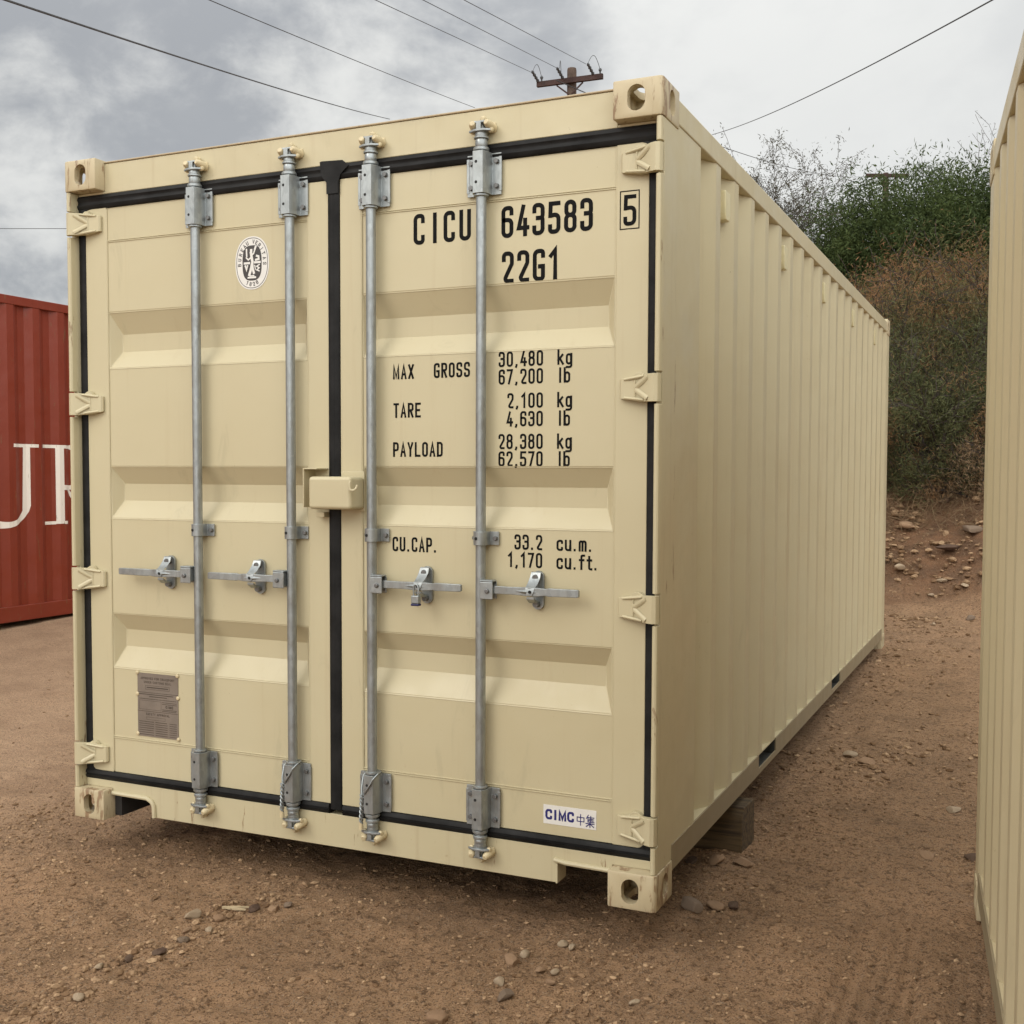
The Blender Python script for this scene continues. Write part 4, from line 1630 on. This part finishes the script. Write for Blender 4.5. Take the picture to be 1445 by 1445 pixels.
def pole(label, top, base, arm_dir, arm_len, drop, r=.15, detail=True):
    top = Vector(top)
    t = thing('utility_pole', label, 'utility pole', (top.x, top.y, base))
    z = top.z - base
    MB().tube([(0, 0, 0), (0, 0, z * .5), (0, 0, z - .06), (0, 0, z)], [r * 1.15, r * 1.05, r * .95, r * .88], 12).build('post', M_POLE, t)
    d = Vector(arm_dir).normalized()
    za = z - drop
    n_ = Vector((-d.y, d.x, 0))
    if n_.y > 0:
        n_ = -n_
    o_ = n_ * (r * .95 + .06)
    def bx(mb, a, c, hw, hh, mi=0):
        a, c = Vector(a), Vector(c)
        dd = (c - a).normalized()
        s_ = dd.cross(Vector((0, 0, 1))).normalized() * hw
        u_ = s_.cross(dd).normalized() * hh
        mb.loft([[tuple(q + s_ + u_), tuple(q - s_ + u_), tuple(q - s_ - u_), tuple(q + s_ - u_)] for q in (a, c)], mi)
    b = MB()
    zz_ = Vector((0, 0, za))
    bx(b, zz_ + o_ - d * arm_len / 2, zz_ + o_ + d * arm_len / 2, .055, .075)
    b.build('crossarm', M_ARM, t)
    for s_ in (-1, 1):
        b = MB()
        bx(b, zz_ + o_ * .9 + d * s_ * arm_len * .20 - Vector((0, 0, .09)), zz_ + o_ * .75 + d * s_ * .05 - Vector((0, 0, .38)), .012, .022)
        b.build('brace', M_ARM, t)
    if detail:
        for s_ in (-.48, -.10, .36):
            b = MB()
            p0 = zz_ + o_ + d * arm_len * s_ + Vector((0, 0, .08))
            p1 = p0 + n_ * .42 - d * .05 + Vector((0, 0, .20))
            pts = [p0 + (p1 - p0) * k / 8 for k in range(9)]
            b.tube([tuple(q) for q in pts], [.03, .055, .03, .055, .03, .055, .03, .05, .02], 8)
            b.build('strain_insulator', M_INS, t)
        for s_ in (-.43, .46):
            b = MB()
            p0 = zz_ + o_ + d * arm_len * s_ + Vector((0, 0, .07))
            b.tube([tuple(p0), tuple(p0 + Vector((0, 0, .08))), tuple(p0 + Vector((0, 0, .12))), tuple(p0 + Vector((0, 0, .17)))], [.02, .03, .055, .035], 8)
            b.build('pin_insulator', M_INS, t)
        for s0_, s1_, hh in ((-.50, -.43, .30), (-.09, -.13, .32), (.33, .46, .34)):
            b = MB()
            p0 = zz_ + o_ + d * arm_len * s0_ + n_ * .38 + Vector((0, 0, .26))
            p1 = zz_ + o_ + d * arm_len * s1_ + Vector((0, 0, .20))
            pts = [tuple(p0 * (1 - k / 10) + p1 * (k / 10) + Vector((0, 0, hh * math.sin(math.pi * k / 10)))) for k in range(11)]
            b.tube(pts, .009, 5)
            b.build('jumper_wire', M_INS, t)
    return t


pole('weathered wooden pole with insulators and looped jumper wires showing above the main container roof',
     (-9.408, 28.80, 13.56), tz(-9.4, 28.8) - .2, (.999, .05, .0), 2.08, .42)
pole('distant wooden pole whose crossarm shows just above the dense green tree', (-2.68, 49.42, 14.72), tz(-2.68, 49.42) - .2, (.913, .408, 0), 1.85, .16, r=.13, detail=False)


def wire(a, b_, sag, r, label, n=40, ext=1.0, group='overhead wires'):
    a, b_ = Vector(a), Vector(b_)
    b_ = a + (b_ - a) * ext
    pts = []
    for k in range(n + 1):
        t_ = k / n
        p_ = a.lerp(b_, t_)
        p_.z -= sag * 4 * t_ * (1 - t_)
        pts.append(tuple(p_ - a))
    o = MB().tube(pts, r, 6).build('power_line', M_WIRE)
    o.location = a
    tag(o, label, 'power line', group)


wire((-10.44, 28.30, 13.40), (-7.302, 14.194, 9.747), .0, .0075, 'thin wire running from the far arm end of the pole above the container roof', ext=1.7)
wire((-9.64, 28.33, 13.43), (-6.534, 14.537, 9.75), .0, .0075, 'thin wire running from the middle insulator of the pole above the container roof', ext=1.7)
wire((-8.79, 28.38, 13.47), (-5.87, 14.835, 9.753), .0, .0075, 'thin wire running from the near arm end of the pole above the container roof', ext=1.7)
wire((-12.279, 22.986, 10.77), (-3.009, 2.695, 4.719), .10, .0085, 'thickest dark wire sloping down across the clouds to the container roof edge', ext=1.35)
wire((-14.792, 33.012, 14.313), (-9.823, 13.065, 9.738), .08, .009, 'single fine wire across the clouds between the thick wire and the three pole wires', ext=1.6)
wire((-4.45, 26.471, 10.387), (3.057, 7.648, 5.70), .20, .0078, 'slack dark wire rising over the alley from the container roof corner', ext=1.25)
wire((-3.40, 49.1, 14.57), (-2.591, 18.416, 8.192), .42, .0075, 'faint wire dipping to the distant pole crossarm behind the sparse tree', ext=1.25)
wire((-60.0, 34.8, 14.25), (-30.0, 48.3, 14.36), .0, .016, 'faint level wire low in the sky beyond the red container')

# ------------------------------------------------------------------ vegetation
def branches(rs, base, height, spread, n_main, levels, lean=(0, 0), up=.75, r0=.08, wob=.25):
    """returns list of (points, radii) and tips [(pos, dir)]"""
    segs, tips = [], []
    def grow(p, d, ln_, r, lev):
        pts, rad = [p.copy()], [r]
        n_ = 5
        for k in range(n_):
            d = d + rs.normal(0, wob * .45, 3) * np.array((1, 1, .7))
            d[2] += .05 * (up - .4)
            d /= np.linalg.norm(d)
            p = p + d * ln_ / n_
            pts.append(p.copy())
            rad.append(max(.004, r * (1 - .75 * (k + 1) / n_)))
            if lev < levels and k >= 1:
                for _ in range(1 if rs.random() < .75 else 2):
                    ax = rs.normal(0, 1, 3)
                    nd = d * .75 + ax / np.linalg.norm(ax) * .70
                    nd[2] += .10
                    nd /= np.linalg.norm(nd)
                    grow(p.copy(), nd, ln_ * rs.uniform(.48, .70), rad[-1] * .72, lev + 1)
            if lev >= levels - 1:
                tips.append((p.copy(), d.copy()))
        segs.append((pts, rad, lev))
        tips.append((p.copy(), d.copy()))
    for i in range(n_main):
        a_ = 2 * math.pi * (i + rs.uniform(-.3, .3)) / n_main
        d = np.array((math.cos(a_) * spread + lean[0], math.sin(a_) * spread + lean[1], up))
        d /= np.linalg.norm(d)
        grow(np.array(base, float) + np.array((math.cos(a_), math.sin(a_), 0)) * .08, d, height * rs.uniform(.55, .8), r0 * rs.uniform(.7, 1.1), 0)
    return segs, tips


def leaf_quads(rs, tips, per, spread, ln_, wd, droop, keep=None):
    """small pointed leaf faces hung in sprays round each tip"""
    T = np.array([t[0] for t in tips])
    D = np.array([t[1] for t in tips])
    n_ = len(T) * per
    ti = np.repeat(np.arange(len(T)), per)
    off = rs.normal(0, 1, (n_, 3)) * spread * np.array((1, 1, .8))
    pos = T[ti] + off * rs.random((n_, 1)) ** .5
    pos[:, 2] -= droop * np.abs(rs.normal(0, .5, n_))
    d = D[ti] * .5 + rs.normal(0, .6, (n_, 3))
    d[:, 2] -= droop * 1.2
    d /= np.linalg.norm(d, axis=1, keepdims=True)
    if keep is not None:
        k_ = keep(pos)
        pos, d = pos[k_], d[k_]
        n_ = len(pos)
    s_ = np.cross(d, rs.normal(0, 1, (n_, 3)))
    s_ /= np.linalg.norm(s_, axis=1, keepdims=True) + 1e-9
    L_ = (ln_ * rs.uniform(.55, 1.3, n_))[:, None]
    W_ = (wd * rs.uniform(.6, 1.3, n_))[:, None]
    v0 = pos
    v1 = pos + d * L_ * .45 + s_ * W_ * .5
    v2 = pos + d * L_
    v3 = pos + d * L_ * .45 - s_ * W_ * .5
    co_ = np.stack([v0, v1, v2, v3], 1).reshape(-1, 3)
    return co_, np.arange(n_ * 4).reshape(-1, 4)


def plant(name, label, cat, base, seed, height, spread, n_main, levels, per, lspread, ln_, wd, droop, lmat, bark=None, lean=(0, 0), up=.75, r0=.08, wob=.25, group=None, ell=None, seg=5, keep=None):
    rs = np.random.default_rng(seed)
    t = thing(name, label, cat, base, 0, group)
    segs, tips = branches(rs, (0, 0, -.15), height, spread, n_main, levels, lean, up, r0, wob)
    kz = height / max(p[0][2] for p in tips)
    segs = [([p * kz for p in pts], [max(.004, r_ * min(1, kz * 1.3)) for r_ in rad], lev) for pts, rad, lev in segs]
    tips = [(p * kz, d) for p, d in tips]
    if ell is not None:     # extra leaf centres through a crown volume: (centre, radii, count)
        for c_, r_, n_ in ell:
            nc = max(12, n_ // 26)              # foliage gathers in clumps with gaps between them
            v = rs.normal(0, 1, (nc, 3))
            v /= np.linalg.norm(v, axis=1, keepdims=True)
            v *= (rs.random((nc, 1)) ** .36)
            v = np.repeat(v, n_ // nc, axis=0)
            cs = np.repeat(rs.uniform(.09, .17, (nc, 1)), n_ // nc, axis=0)
            v = v + rs.normal(0, 1, v.shape) * cs * np.array((1.15, 1.15, .75))
            v *= np.array(r_) * (1 + .16 * np.sin(v[:, :1] * 7 + seed) * np.cos(v[:, 1:2] * 6 + v[:, 2:] * 8))
            for q in v + np.array(c_):
                tips.append((q, np.array((0, 0, .3)) + (q - np.array(c_)) * .3))
    b = MB()
    for pts, rad, lev in segs:
        b.tube([tuple(p) for p in pts], [float(r_) for r_ in rad], seg if lev < 2 else 3, caps=False)
    b.build('trunk', bark or M_BARK, t, recalc=False)
    if per:
        co_, q = leaf_quads(rs, tips, per, lspread, ln_, wd, droop, keep)
        o = np_mesh('crown', co_, q, lmat, False)
        o.parent = t
    return t


# low shrubs on the bank, seen between the two beige containers
def on(x, y, dz=0.0):
    return (x, y, tz(x, y) + dz)


SH = 'shrubs growing on the dirt bank'
plant('shrub', 'dark many-stemmed shrub with bare lower limbs rooted on the dirt bank', 'shrub', on(2.88, 10.15), 21, 2.5, .50, 7, 3, 6, .14, .060, .008, .2, M_LEAF3, lean=(-.15, 0), up=.85, r0=.045, wob=.36, group=SH)
plant('shrub', 'olive shrub with rust brown drooping tops above the dark shrub', 'shrub', on(2.45, 11.5), 22, 2.9, .45, 7, 3, 6, .15, .075, .008, .45, M_LEAF2, up=.95, r0=.085, wob=.34, group=SH,
      ell=[((.0, 0, 2.15), (1.15, .6, .75), 520)])
plant('shrub', 'low spreading shrub hugging the bank at the far container corner', 'shrub', on(1.80, 10.1), 23, 1.9, .65, 7, 3, 6, .15, .065, .008, .2, M_LEAF3, up=.75, r0=.045, wob=.36, group=SH,
      ell=[((.25, 0, .95), (.80, .5, .65), 380), ((.2, -.25, .35), (.6, .3, .25), 110)])
plant('shrub', 'small feathery olive shrub low on the bank before the dark stems', 'shrub', on(2.45, 9.75), 26, .75, .75, 7, 2, 9, .10, .06, .007, .25, M_LEAF3, up=.7, r0=.018, wob=.36, group=SH)
plant('shrub', 'dry straw brown bush low on the bank at the foot of the plain container', 'shrub', on(3.05, 9.7), 27, .65, .8, 7, 2, 8, .10, .07, .006, .3, M_STRAW, up=.7, r0=.016, wob=.36, group=SH)
plant('shrub', 'half dead shrub with reddish brown foliage beside the plain container', 'shrub', on(3.45, 11.8), 24, 2.9, .40, 6, 3, 7, .17, .075, .008, .45, M_LEAF2, up=.95, r0=.075, wob=.34, group=SH,
      ell=[((-.2, 0, 2.1), (.9, .6, .8), 380)])
plant('shrub', 'olive brown shrub further up the bank hidden behind the far container corner', 'shrub', on(1.1, 12.4), 25, 2.6, .45, 7, 3, 9, .17, .075, .008, .4, M_LEAF2, up=.9, r0=.05, wob=.34, group=SH,
      ell=[((.1, 0, 1.7), (1.0, .6, .8), 380)])
TR = 'trees on the slope behind the yard'
plant('tree', 'dry brown feathery tree top between green crown and olive shrubs', 'tree', on(2.2, 14.0), 31, 2.9, .45, 6, 3, 6, .17, .085, .009, .6, M_LEAFD, up=.9, r0=.06, wob=.34, group=TR,
      ell=[((-.1, 0, 2.35), (.85, .5, .40), 330), ((.9, 0, 2.15), (.6, .5, .4), 180)])
plant('tree', 'broad dense green mesquite tree with rounded crown rising above the brown shrubs', 'tree', on(1.5, 17.5), 32, 3.7, .62, 7, 3, 10, .15, .095, .022, .10, M_LEAF, up=.85, r0=.13, wob=.3, group=TR,
      ell=[((-.1, -.1, 3.0), (1.55, 1.3, 1.30), 5200), ((-1.25, -.2, 2.25), (.95, 1.0, .95), 2600), ((1.25, .2, 3.1), (1.3, 1.1, 1.25), 4200)])
plant('tree', 'thin airy tree with scattered small leaves just above the container roof rail', 'tree', on(-1.1, 19.0), 33, 5.3, .22, 4, 3, 7, .085, .07, .016, .12, M_LEAFS, bark=M_TWIG, up=1.05, r0=.055, wob=.30, group=TR)
plant('tree', 'wispy nearly bare sapling leaning between thin airy tree and green crown', 'tree', on(.05, 19.3), 34, 4.7, .26, 4, 3, 3, .07, .07, .012, .15, M_LEAFS, bark=M_TWIG, lean=(.20, 0), up=1.0, r0=.040, wob=.32, group=TR)
plant('tree', 'tall bare twiggy tree rising above the green crown beside the plain container', 'tree', on(2.35, 20.5), 35, 6.1, .30, 5, 3, 1, .06, .06, .010, .12, M_LEAFS, bark=M_TWIG, lean=(-.03, 0), up=1.05, r0=.070, wob=.30, group=TR)
plant('tree', 'dense dark green tree continuing the crown behind the plain container', 'tree', on(4.6, 18.2), 36, 3.9, .6, 6, 3, 7, .17, .10, .022, .10, M_LEAF, up=.85, r0=.12, wob=.3, group=TR,
      ell=[((0, 0, 3.0), (1.9, 1.4, 1.3), 3600)])

# dry grass and litter on the bank
rs = np.random.default_rng(5)
n_ = 2600
gx_ = rs.uniform(1.2, 4.2, n_)
gy_ = rs.uniform(8.6, 11.0, n_)
kp = (vnoise(gx_ * 1.7, gy_ * 1.7, 40) > -.02)
gx_, gy_ = gx_[kp], gy_[kp]
gz_ = terrain(gx_, gy_)
tips = [((x_, y_, z_ + .04), rs.normal(0, 1, 3) * np.array((1, 1, .4)) + np.array((0, -.2, .5))) for x_, y_, z_ in zip(gx_, gy_, gz_)]
co_, q_ = leaf_quads(rs, tips, 5, .07, .20, .006, .10)
tag(np_mesh('dry_grass', co_, q_, M_STRAW, False), kind='stuff')

# ------------------------------------------------------------------ stones
def rock_mesh(rs, n=3):
    import bmesh
    bm = bmesh.new()
    bmesh.ops.create_icosphere(bm, subdivisions=n, radius=1.0)
    planes = []
    for _ in range(9):
        v = rs.normal(0, 1, 3)
        planes.append((v / np.linalg.norm(v), rs.uniform(.55, .85)))
    for v in bm.verts:
        p_ = np.array(v.co)
        for nrm, dd in planes:
            e_ = p_ @ nrm - dd
            if e_ > 0:
                p_ = p_ - nrm * e_ * .9
        p_ = p_ * (1 + rs.normal(0, .012))
        v.co = p_
    me = bpy.data.meshes.new('stone')
    bm.to_mesh(me)
    bm.free()
    me.polygons.foreach_set('use_smooth', [True] * len(me.polygons))
    me.set_sharp_from_angle(angle=R(28))
    return me


def stone_at(x, y, size, flat, mat, label, rs, rz=None, elong=1.5, sink=.35):
    me = rock_mesh(rs, 2 if size < .025 else 3)
    me.materials.append(mat)
    o = bpy.data.objects.new('stone', me)
    COL.objects.link(o)
    hz_ = size * flat
    o.scale = (size * elong, size, hz_)
    o.location = (x, y, tz(x, y) + hz_ * (1 - 2 * sink) * .6 + .006)
    o.rotation_euler = (rs.uniform(-.15, .15), rs.uniform(-.15, .15), rs.uniform(0, 6.28) if rz is None else rz)
    tag(o, label, 'stone', 'loose stones on the dirt')
    return o


rs = np.random.default_rng(77)
A_, B_, C_, D_, E_ = M_STONE, M_STONE_PALE, M_STONE_DARK, M_STONE_GREY, M_STONE
for x, y, s_, fl, m_, lb in (
    (.891, -.333, .030, .62, B_, 'largest pale stone in the string of stones before the left door'),
    (.985, -.317, .018, .7, A_, 'tan stone just behind the largest pale stone'),
    (1.045, -.205, .020, .7, C_, 'dark stone by the straw at the start of the string'),
    (1.095, -.16, .022, .7, A_, 'tan stone by the sill shadow, farthest of the string'),
    (1.13, -.12, .016, .7, D_, 'small grey stone in the sill shadow at the string end'),
    (1.01, -.395, .013, .7, B_, 'small pale pebble in front of the largest pale stone'),
    (.991, -.501, .017, .55, D_, 'flat grey stone midway along the string of stones'),
    (.95, -.44, .014, .6, A_, 'little tan stone left of the flat grey stone'),
    (.998, -.617, .020, .5, C_, 'dark sharp stone low in the string of stones'),
    (.941, -.689, .015, .6, C_, 'dark pebble beyond the near pale stone'),
    (.914, -.785, .013, .7, B_, 'whitish pebble left of the dark sharp stone'),
    (1.013, -.965, .017, .6, B_, 'near pale stone at the front end of the string'),
    (2.064, -.170, .017, .85, B_, 'round pale stone resting on the flat tan stone before the right door'),
    (2.050, -.235, .025, .5, A_, 'flat tan stone under the round pale stone'),
    (2.150, -.055, .016, .8, B_, 'pale stone behind the round pair, nearer the corner casting'),
    (2.185, -.075, .012, .8, B_, 'small pale pebble touching the stone behind the round pair'),
    (2.160, -.262, .014, .7, A_, 'tan pebble in front of the round pair'),
    (2.200, -.250, .012, .7, B_, 'pale pebble beside the tan one before the round pair'),
    (2.215, -.320, .015, .7, A_, 'tan stone alone between the round pair and the front edge'),
    (2.081, -.388, .017, .8, B_, 'cream stone near the bottom edge with a dark side'),
    (2.127, -.451, .024, .6, D_, 'grey stone beside the cream stone near the bottom edge'),
    (2.003, -.629, .030, .6, A_, 'big tan stone cut by the bottom edge'),
    (2.480, -.330, .013, .7, B_, 'pale pebble in the smooth track before the alley'),
    (2.432, .44, .036, .62, D_, 'grey stone pressed against the near corner casting'),
    (2.500, .50, .030, .5, A_, 'flat tan stone just right of the corner casting'),
    (2.560, .52, .024, .5, C_, 'dark stone farther right of the corner casting'),
    (2.395, .93, .036, .5, A_, 'tan shard leaning before the timber block'),
    (2.492, .95, .038, .5, A_, 'reddish flat stone in front of the timber block'),
    (2.300, .90, .025, .6, C_, 'dark stone in the shade before the timber block'),
    (2.66, 2.62, .030, .7, B_, 'pale stone by the rail at the middle of the alley'),
    (2.75, 2.52, .038, .6, A_, 'larger tan stone next to the pale one in mid alley'),
    (3.20, 1.95, .030, .55, B_, 'pale flat stone near the plain container end'),
    (3.33, 1.35, .040, .55, C_, 'reddish dark stone at the foot of the plain container'),
    (3.14, 1.32, .028, .5, A_, 'small tan stone short of the plain container end'),
):
    stone_at(x, y, s_, fl, m_, lb, rs)
for x, y, s_, fl, m_, lb, el in (
    (2.95, 9.00, .14, .42, D_, 'long grey slab of rock low on the bank', 1.8),
    (2.75, 8.80, .11, .40, C_, 'dark slab below the grey slab on the bank', 2.0),
    (2.30, 9.15, .10, .6, A_, 'tan boulder on the bank beside the far container corner', 1.3),
    (2.28, 8.62, .09, .6, B_, 'pale block at the toe of the bank by the far corner', 1.3),
    (2.62, 8.35, .040, .7, B_, 'white chip at the toe of the bank', 1.3),
    (2.70, 8.50, .055, .6, B_, 'pale angular rock under the dark slab', 1.4),
    (2.92, 8.40, .060, .4, B_, 'pale leaning shard low on the bank', 2.0),
    (2.44, 8.20, .035, .7, B_, 'small white stone nearest the far corner', 1.2),
    (3.00, 7.75, .060, .7, D_, 'rounded grey stone at the alley end near the plain container', 1.2),
    (2.80, 7.95, .050, .6, A_, 'tan stone at the alley end', 1.4),
    (2.72, 7.25, .035, .6, B_, 'pale stone on the flat dirt past the container', 1.4),
    (2.65, 9.6, .08, .6, C_, 'dark rock under the shrub stems', 1.4),
    (2.36, 9.75, .07, .5, B_, 'pale rock on the ledge under the shrubs', 1.6),
    (3.05, 9.55, .12, .6, C_, 'dark boulder high on the bank beside the shrub trunk', 1.3),
    (2.95, 8.62, .05, .5, A_, 'tan chip right of the dark slab', 1.4),
    (3.02, 8.15, .05, .6, B_, 'pale stone at the toe beside the plain container', 1.3),
):
    stone_at(x, y, s_ * .72, fl, m_, lb, rs, elong=el, sink=.25)

# pale wood splinters lying among the stones
for (dx_, dy_, rz_, ln2, lb) in ((0, 0, .55, .046, 'longer pale wood splinter lying on the dirt among the stones'), (.010, -.010, .25, .036, 'shorter pale wood splinter crossing the longer one')):
    x_, y_ = .985 + dx_, -.225 + dy_
    b = MB()
    b.loft([[(-ln2, -.004, -.003), (-ln2, .004, -.003), (-ln2, .003, .004), (-ln2, -.003, .004)], [(0, -.005, -.003), (0, .005, -.003), (0, .004, .005), (0, -.004, .004)], [(ln2, -.003, 0), (ln2, .002, 0), (ln2, .001, .004), (ln2, -.002, .004)]])
    o = b.build('wood_splinter', simple('pale_wood', (.46, .36, .22), .8))
    o.location = (x_, y_, tz(x_, y_) + .008)
    o.rotation_euler = (0, .05, rz_)
    tag(o, lb, 'wood splinter', 'wood splinters on the dirt')


# gravel: nobody could count it
def gravel(n_, region, smin, smax, seed, mask, mat, name):
    rs = np.random.default_rng(seed)
    ph = (1 + 5 ** .5) / 2
    base = np.array([(-1, ph, 0), (1, ph, 0), (-1, -ph, 0), (1, -ph, 0), (0, -1, ph), (0, 1, ph), (0, -1, -ph), (0, 1, -ph), (ph, 0, -1), (ph, 0, 1), (-ph, 0, -1), (-ph, 0, 1)], float) / 1.9
    tri = np.array([(0, 11, 5), (0, 5, 1), (0, 1, 7), (0, 7, 10), (0, 10, 11), (1, 5, 9), (5, 11, 4), (11, 10, 2), (10, 7, 6), (7, 1, 8), (3, 9, 4), (3, 4, 2), (3, 2, 6), (3, 6, 8), (3, 8, 9), (4, 9, 5), (2, 4, 11), (6, 2, 10), (8, 6, 7), (9, 8, 1)])
    x_ = rs.uniform(region[0], region[1], n_)
    y_ = rs.uniform(region[2], region[3], n_)
    k_ = rs.random(n_) < mask(x_, y_)
    x_, y_ = x_[k_], y_[k_]
    n_ = len(x_)
    z_ = terrain(x_, y_)
    s_ = smin * (smax / smin) ** (rs.random(n_) ** 2.6)
    s_ = s_ * (1 + .5 * (np.abs(x_ - 1.0) < .12) * (y_ < .1))
    sc = np.stack([s_ * rs.uniform(.9, 1.6, n_), s_ * rs.uniform(.6, 1.0, n_), s_ * rs.uniform(.4, .8, n_)], -1)
    V = base[None] * sc[:, None, :] * rs.uniform(.75, 1.15, (n_, 12, 1)) + rs.normal(0, .07, (n_, 12, 3)) * s_[:, None, None]
    a_ = rs.uniform(0, 6.28, n_)
    ca, sa = np.cos(a_)[:, None], np.sin(a_)[:, None]
    V = np.stack([V[..., 0] * ca - V[..., 1] * sa, V[..., 0] * sa + V[..., 1] * ca, V[..., 2]], -1)
    V += np.stack([x_, y_, z_ + s_ * .18], -1)[:, None, :]
    F = (tri[None] + (np.arange(n_) * 12)[:, None, None]).reshape(-1, 3)
    tag(np_mesh(name, V.reshape(-1, 3), F, mat, False), kind='stuff')


def gm(x_, y_):
    m0 = .35 + 1.3 * vnoise(x_ * 1.6, y_ * 1.6, 50) + .8 * vnoise(x_ * 5, y_ * 5, 51)
    str_ = np.exp(-((x_ - (1.0 + .10 * (y_ + .4))) / .09) ** 2) * (y_ > -1.2) * (y_ < .1) + np.exp(-(((x_ - 2.2) ** 2 + (y_ + .25) ** 2) / .06))
    edge = np.exp(-((x_ - 2.52) / .14) ** 2) * (y_ > .1)
    m0 = m0 + 1.3 * str_ + .6 * edge
    m0 = m0 - .5 * np.exp(-((x_ - 3.09) / .13) ** 4)
    return np.clip(m0, .06, 1)


gravel(60000, (-.8, 3.9, -1.5, 2.2), 0.0020, .0105, 61, gm, M_GRAVEL, 'gravel')
gravel(16000, (1.2, 4.0, 2.2, 8.0), .004, .020, 62, gm, M_GRAVEL, 'gravel')
gravel(9000, (-6.5, 0.2, -1.0, 7.0), .004, .016, 63, gm, M_GRAVEL, 'gravel')
gravel(9000, (1.0, 4.5, 7.4, 11.0), .006, .046, 64, lambda x_, y_: np.clip(.5 + 1.4 * vnoise(x_ * 2.2, y_ * 2.2, 52), .1, 1), M_GRAVEL, 'rubble')
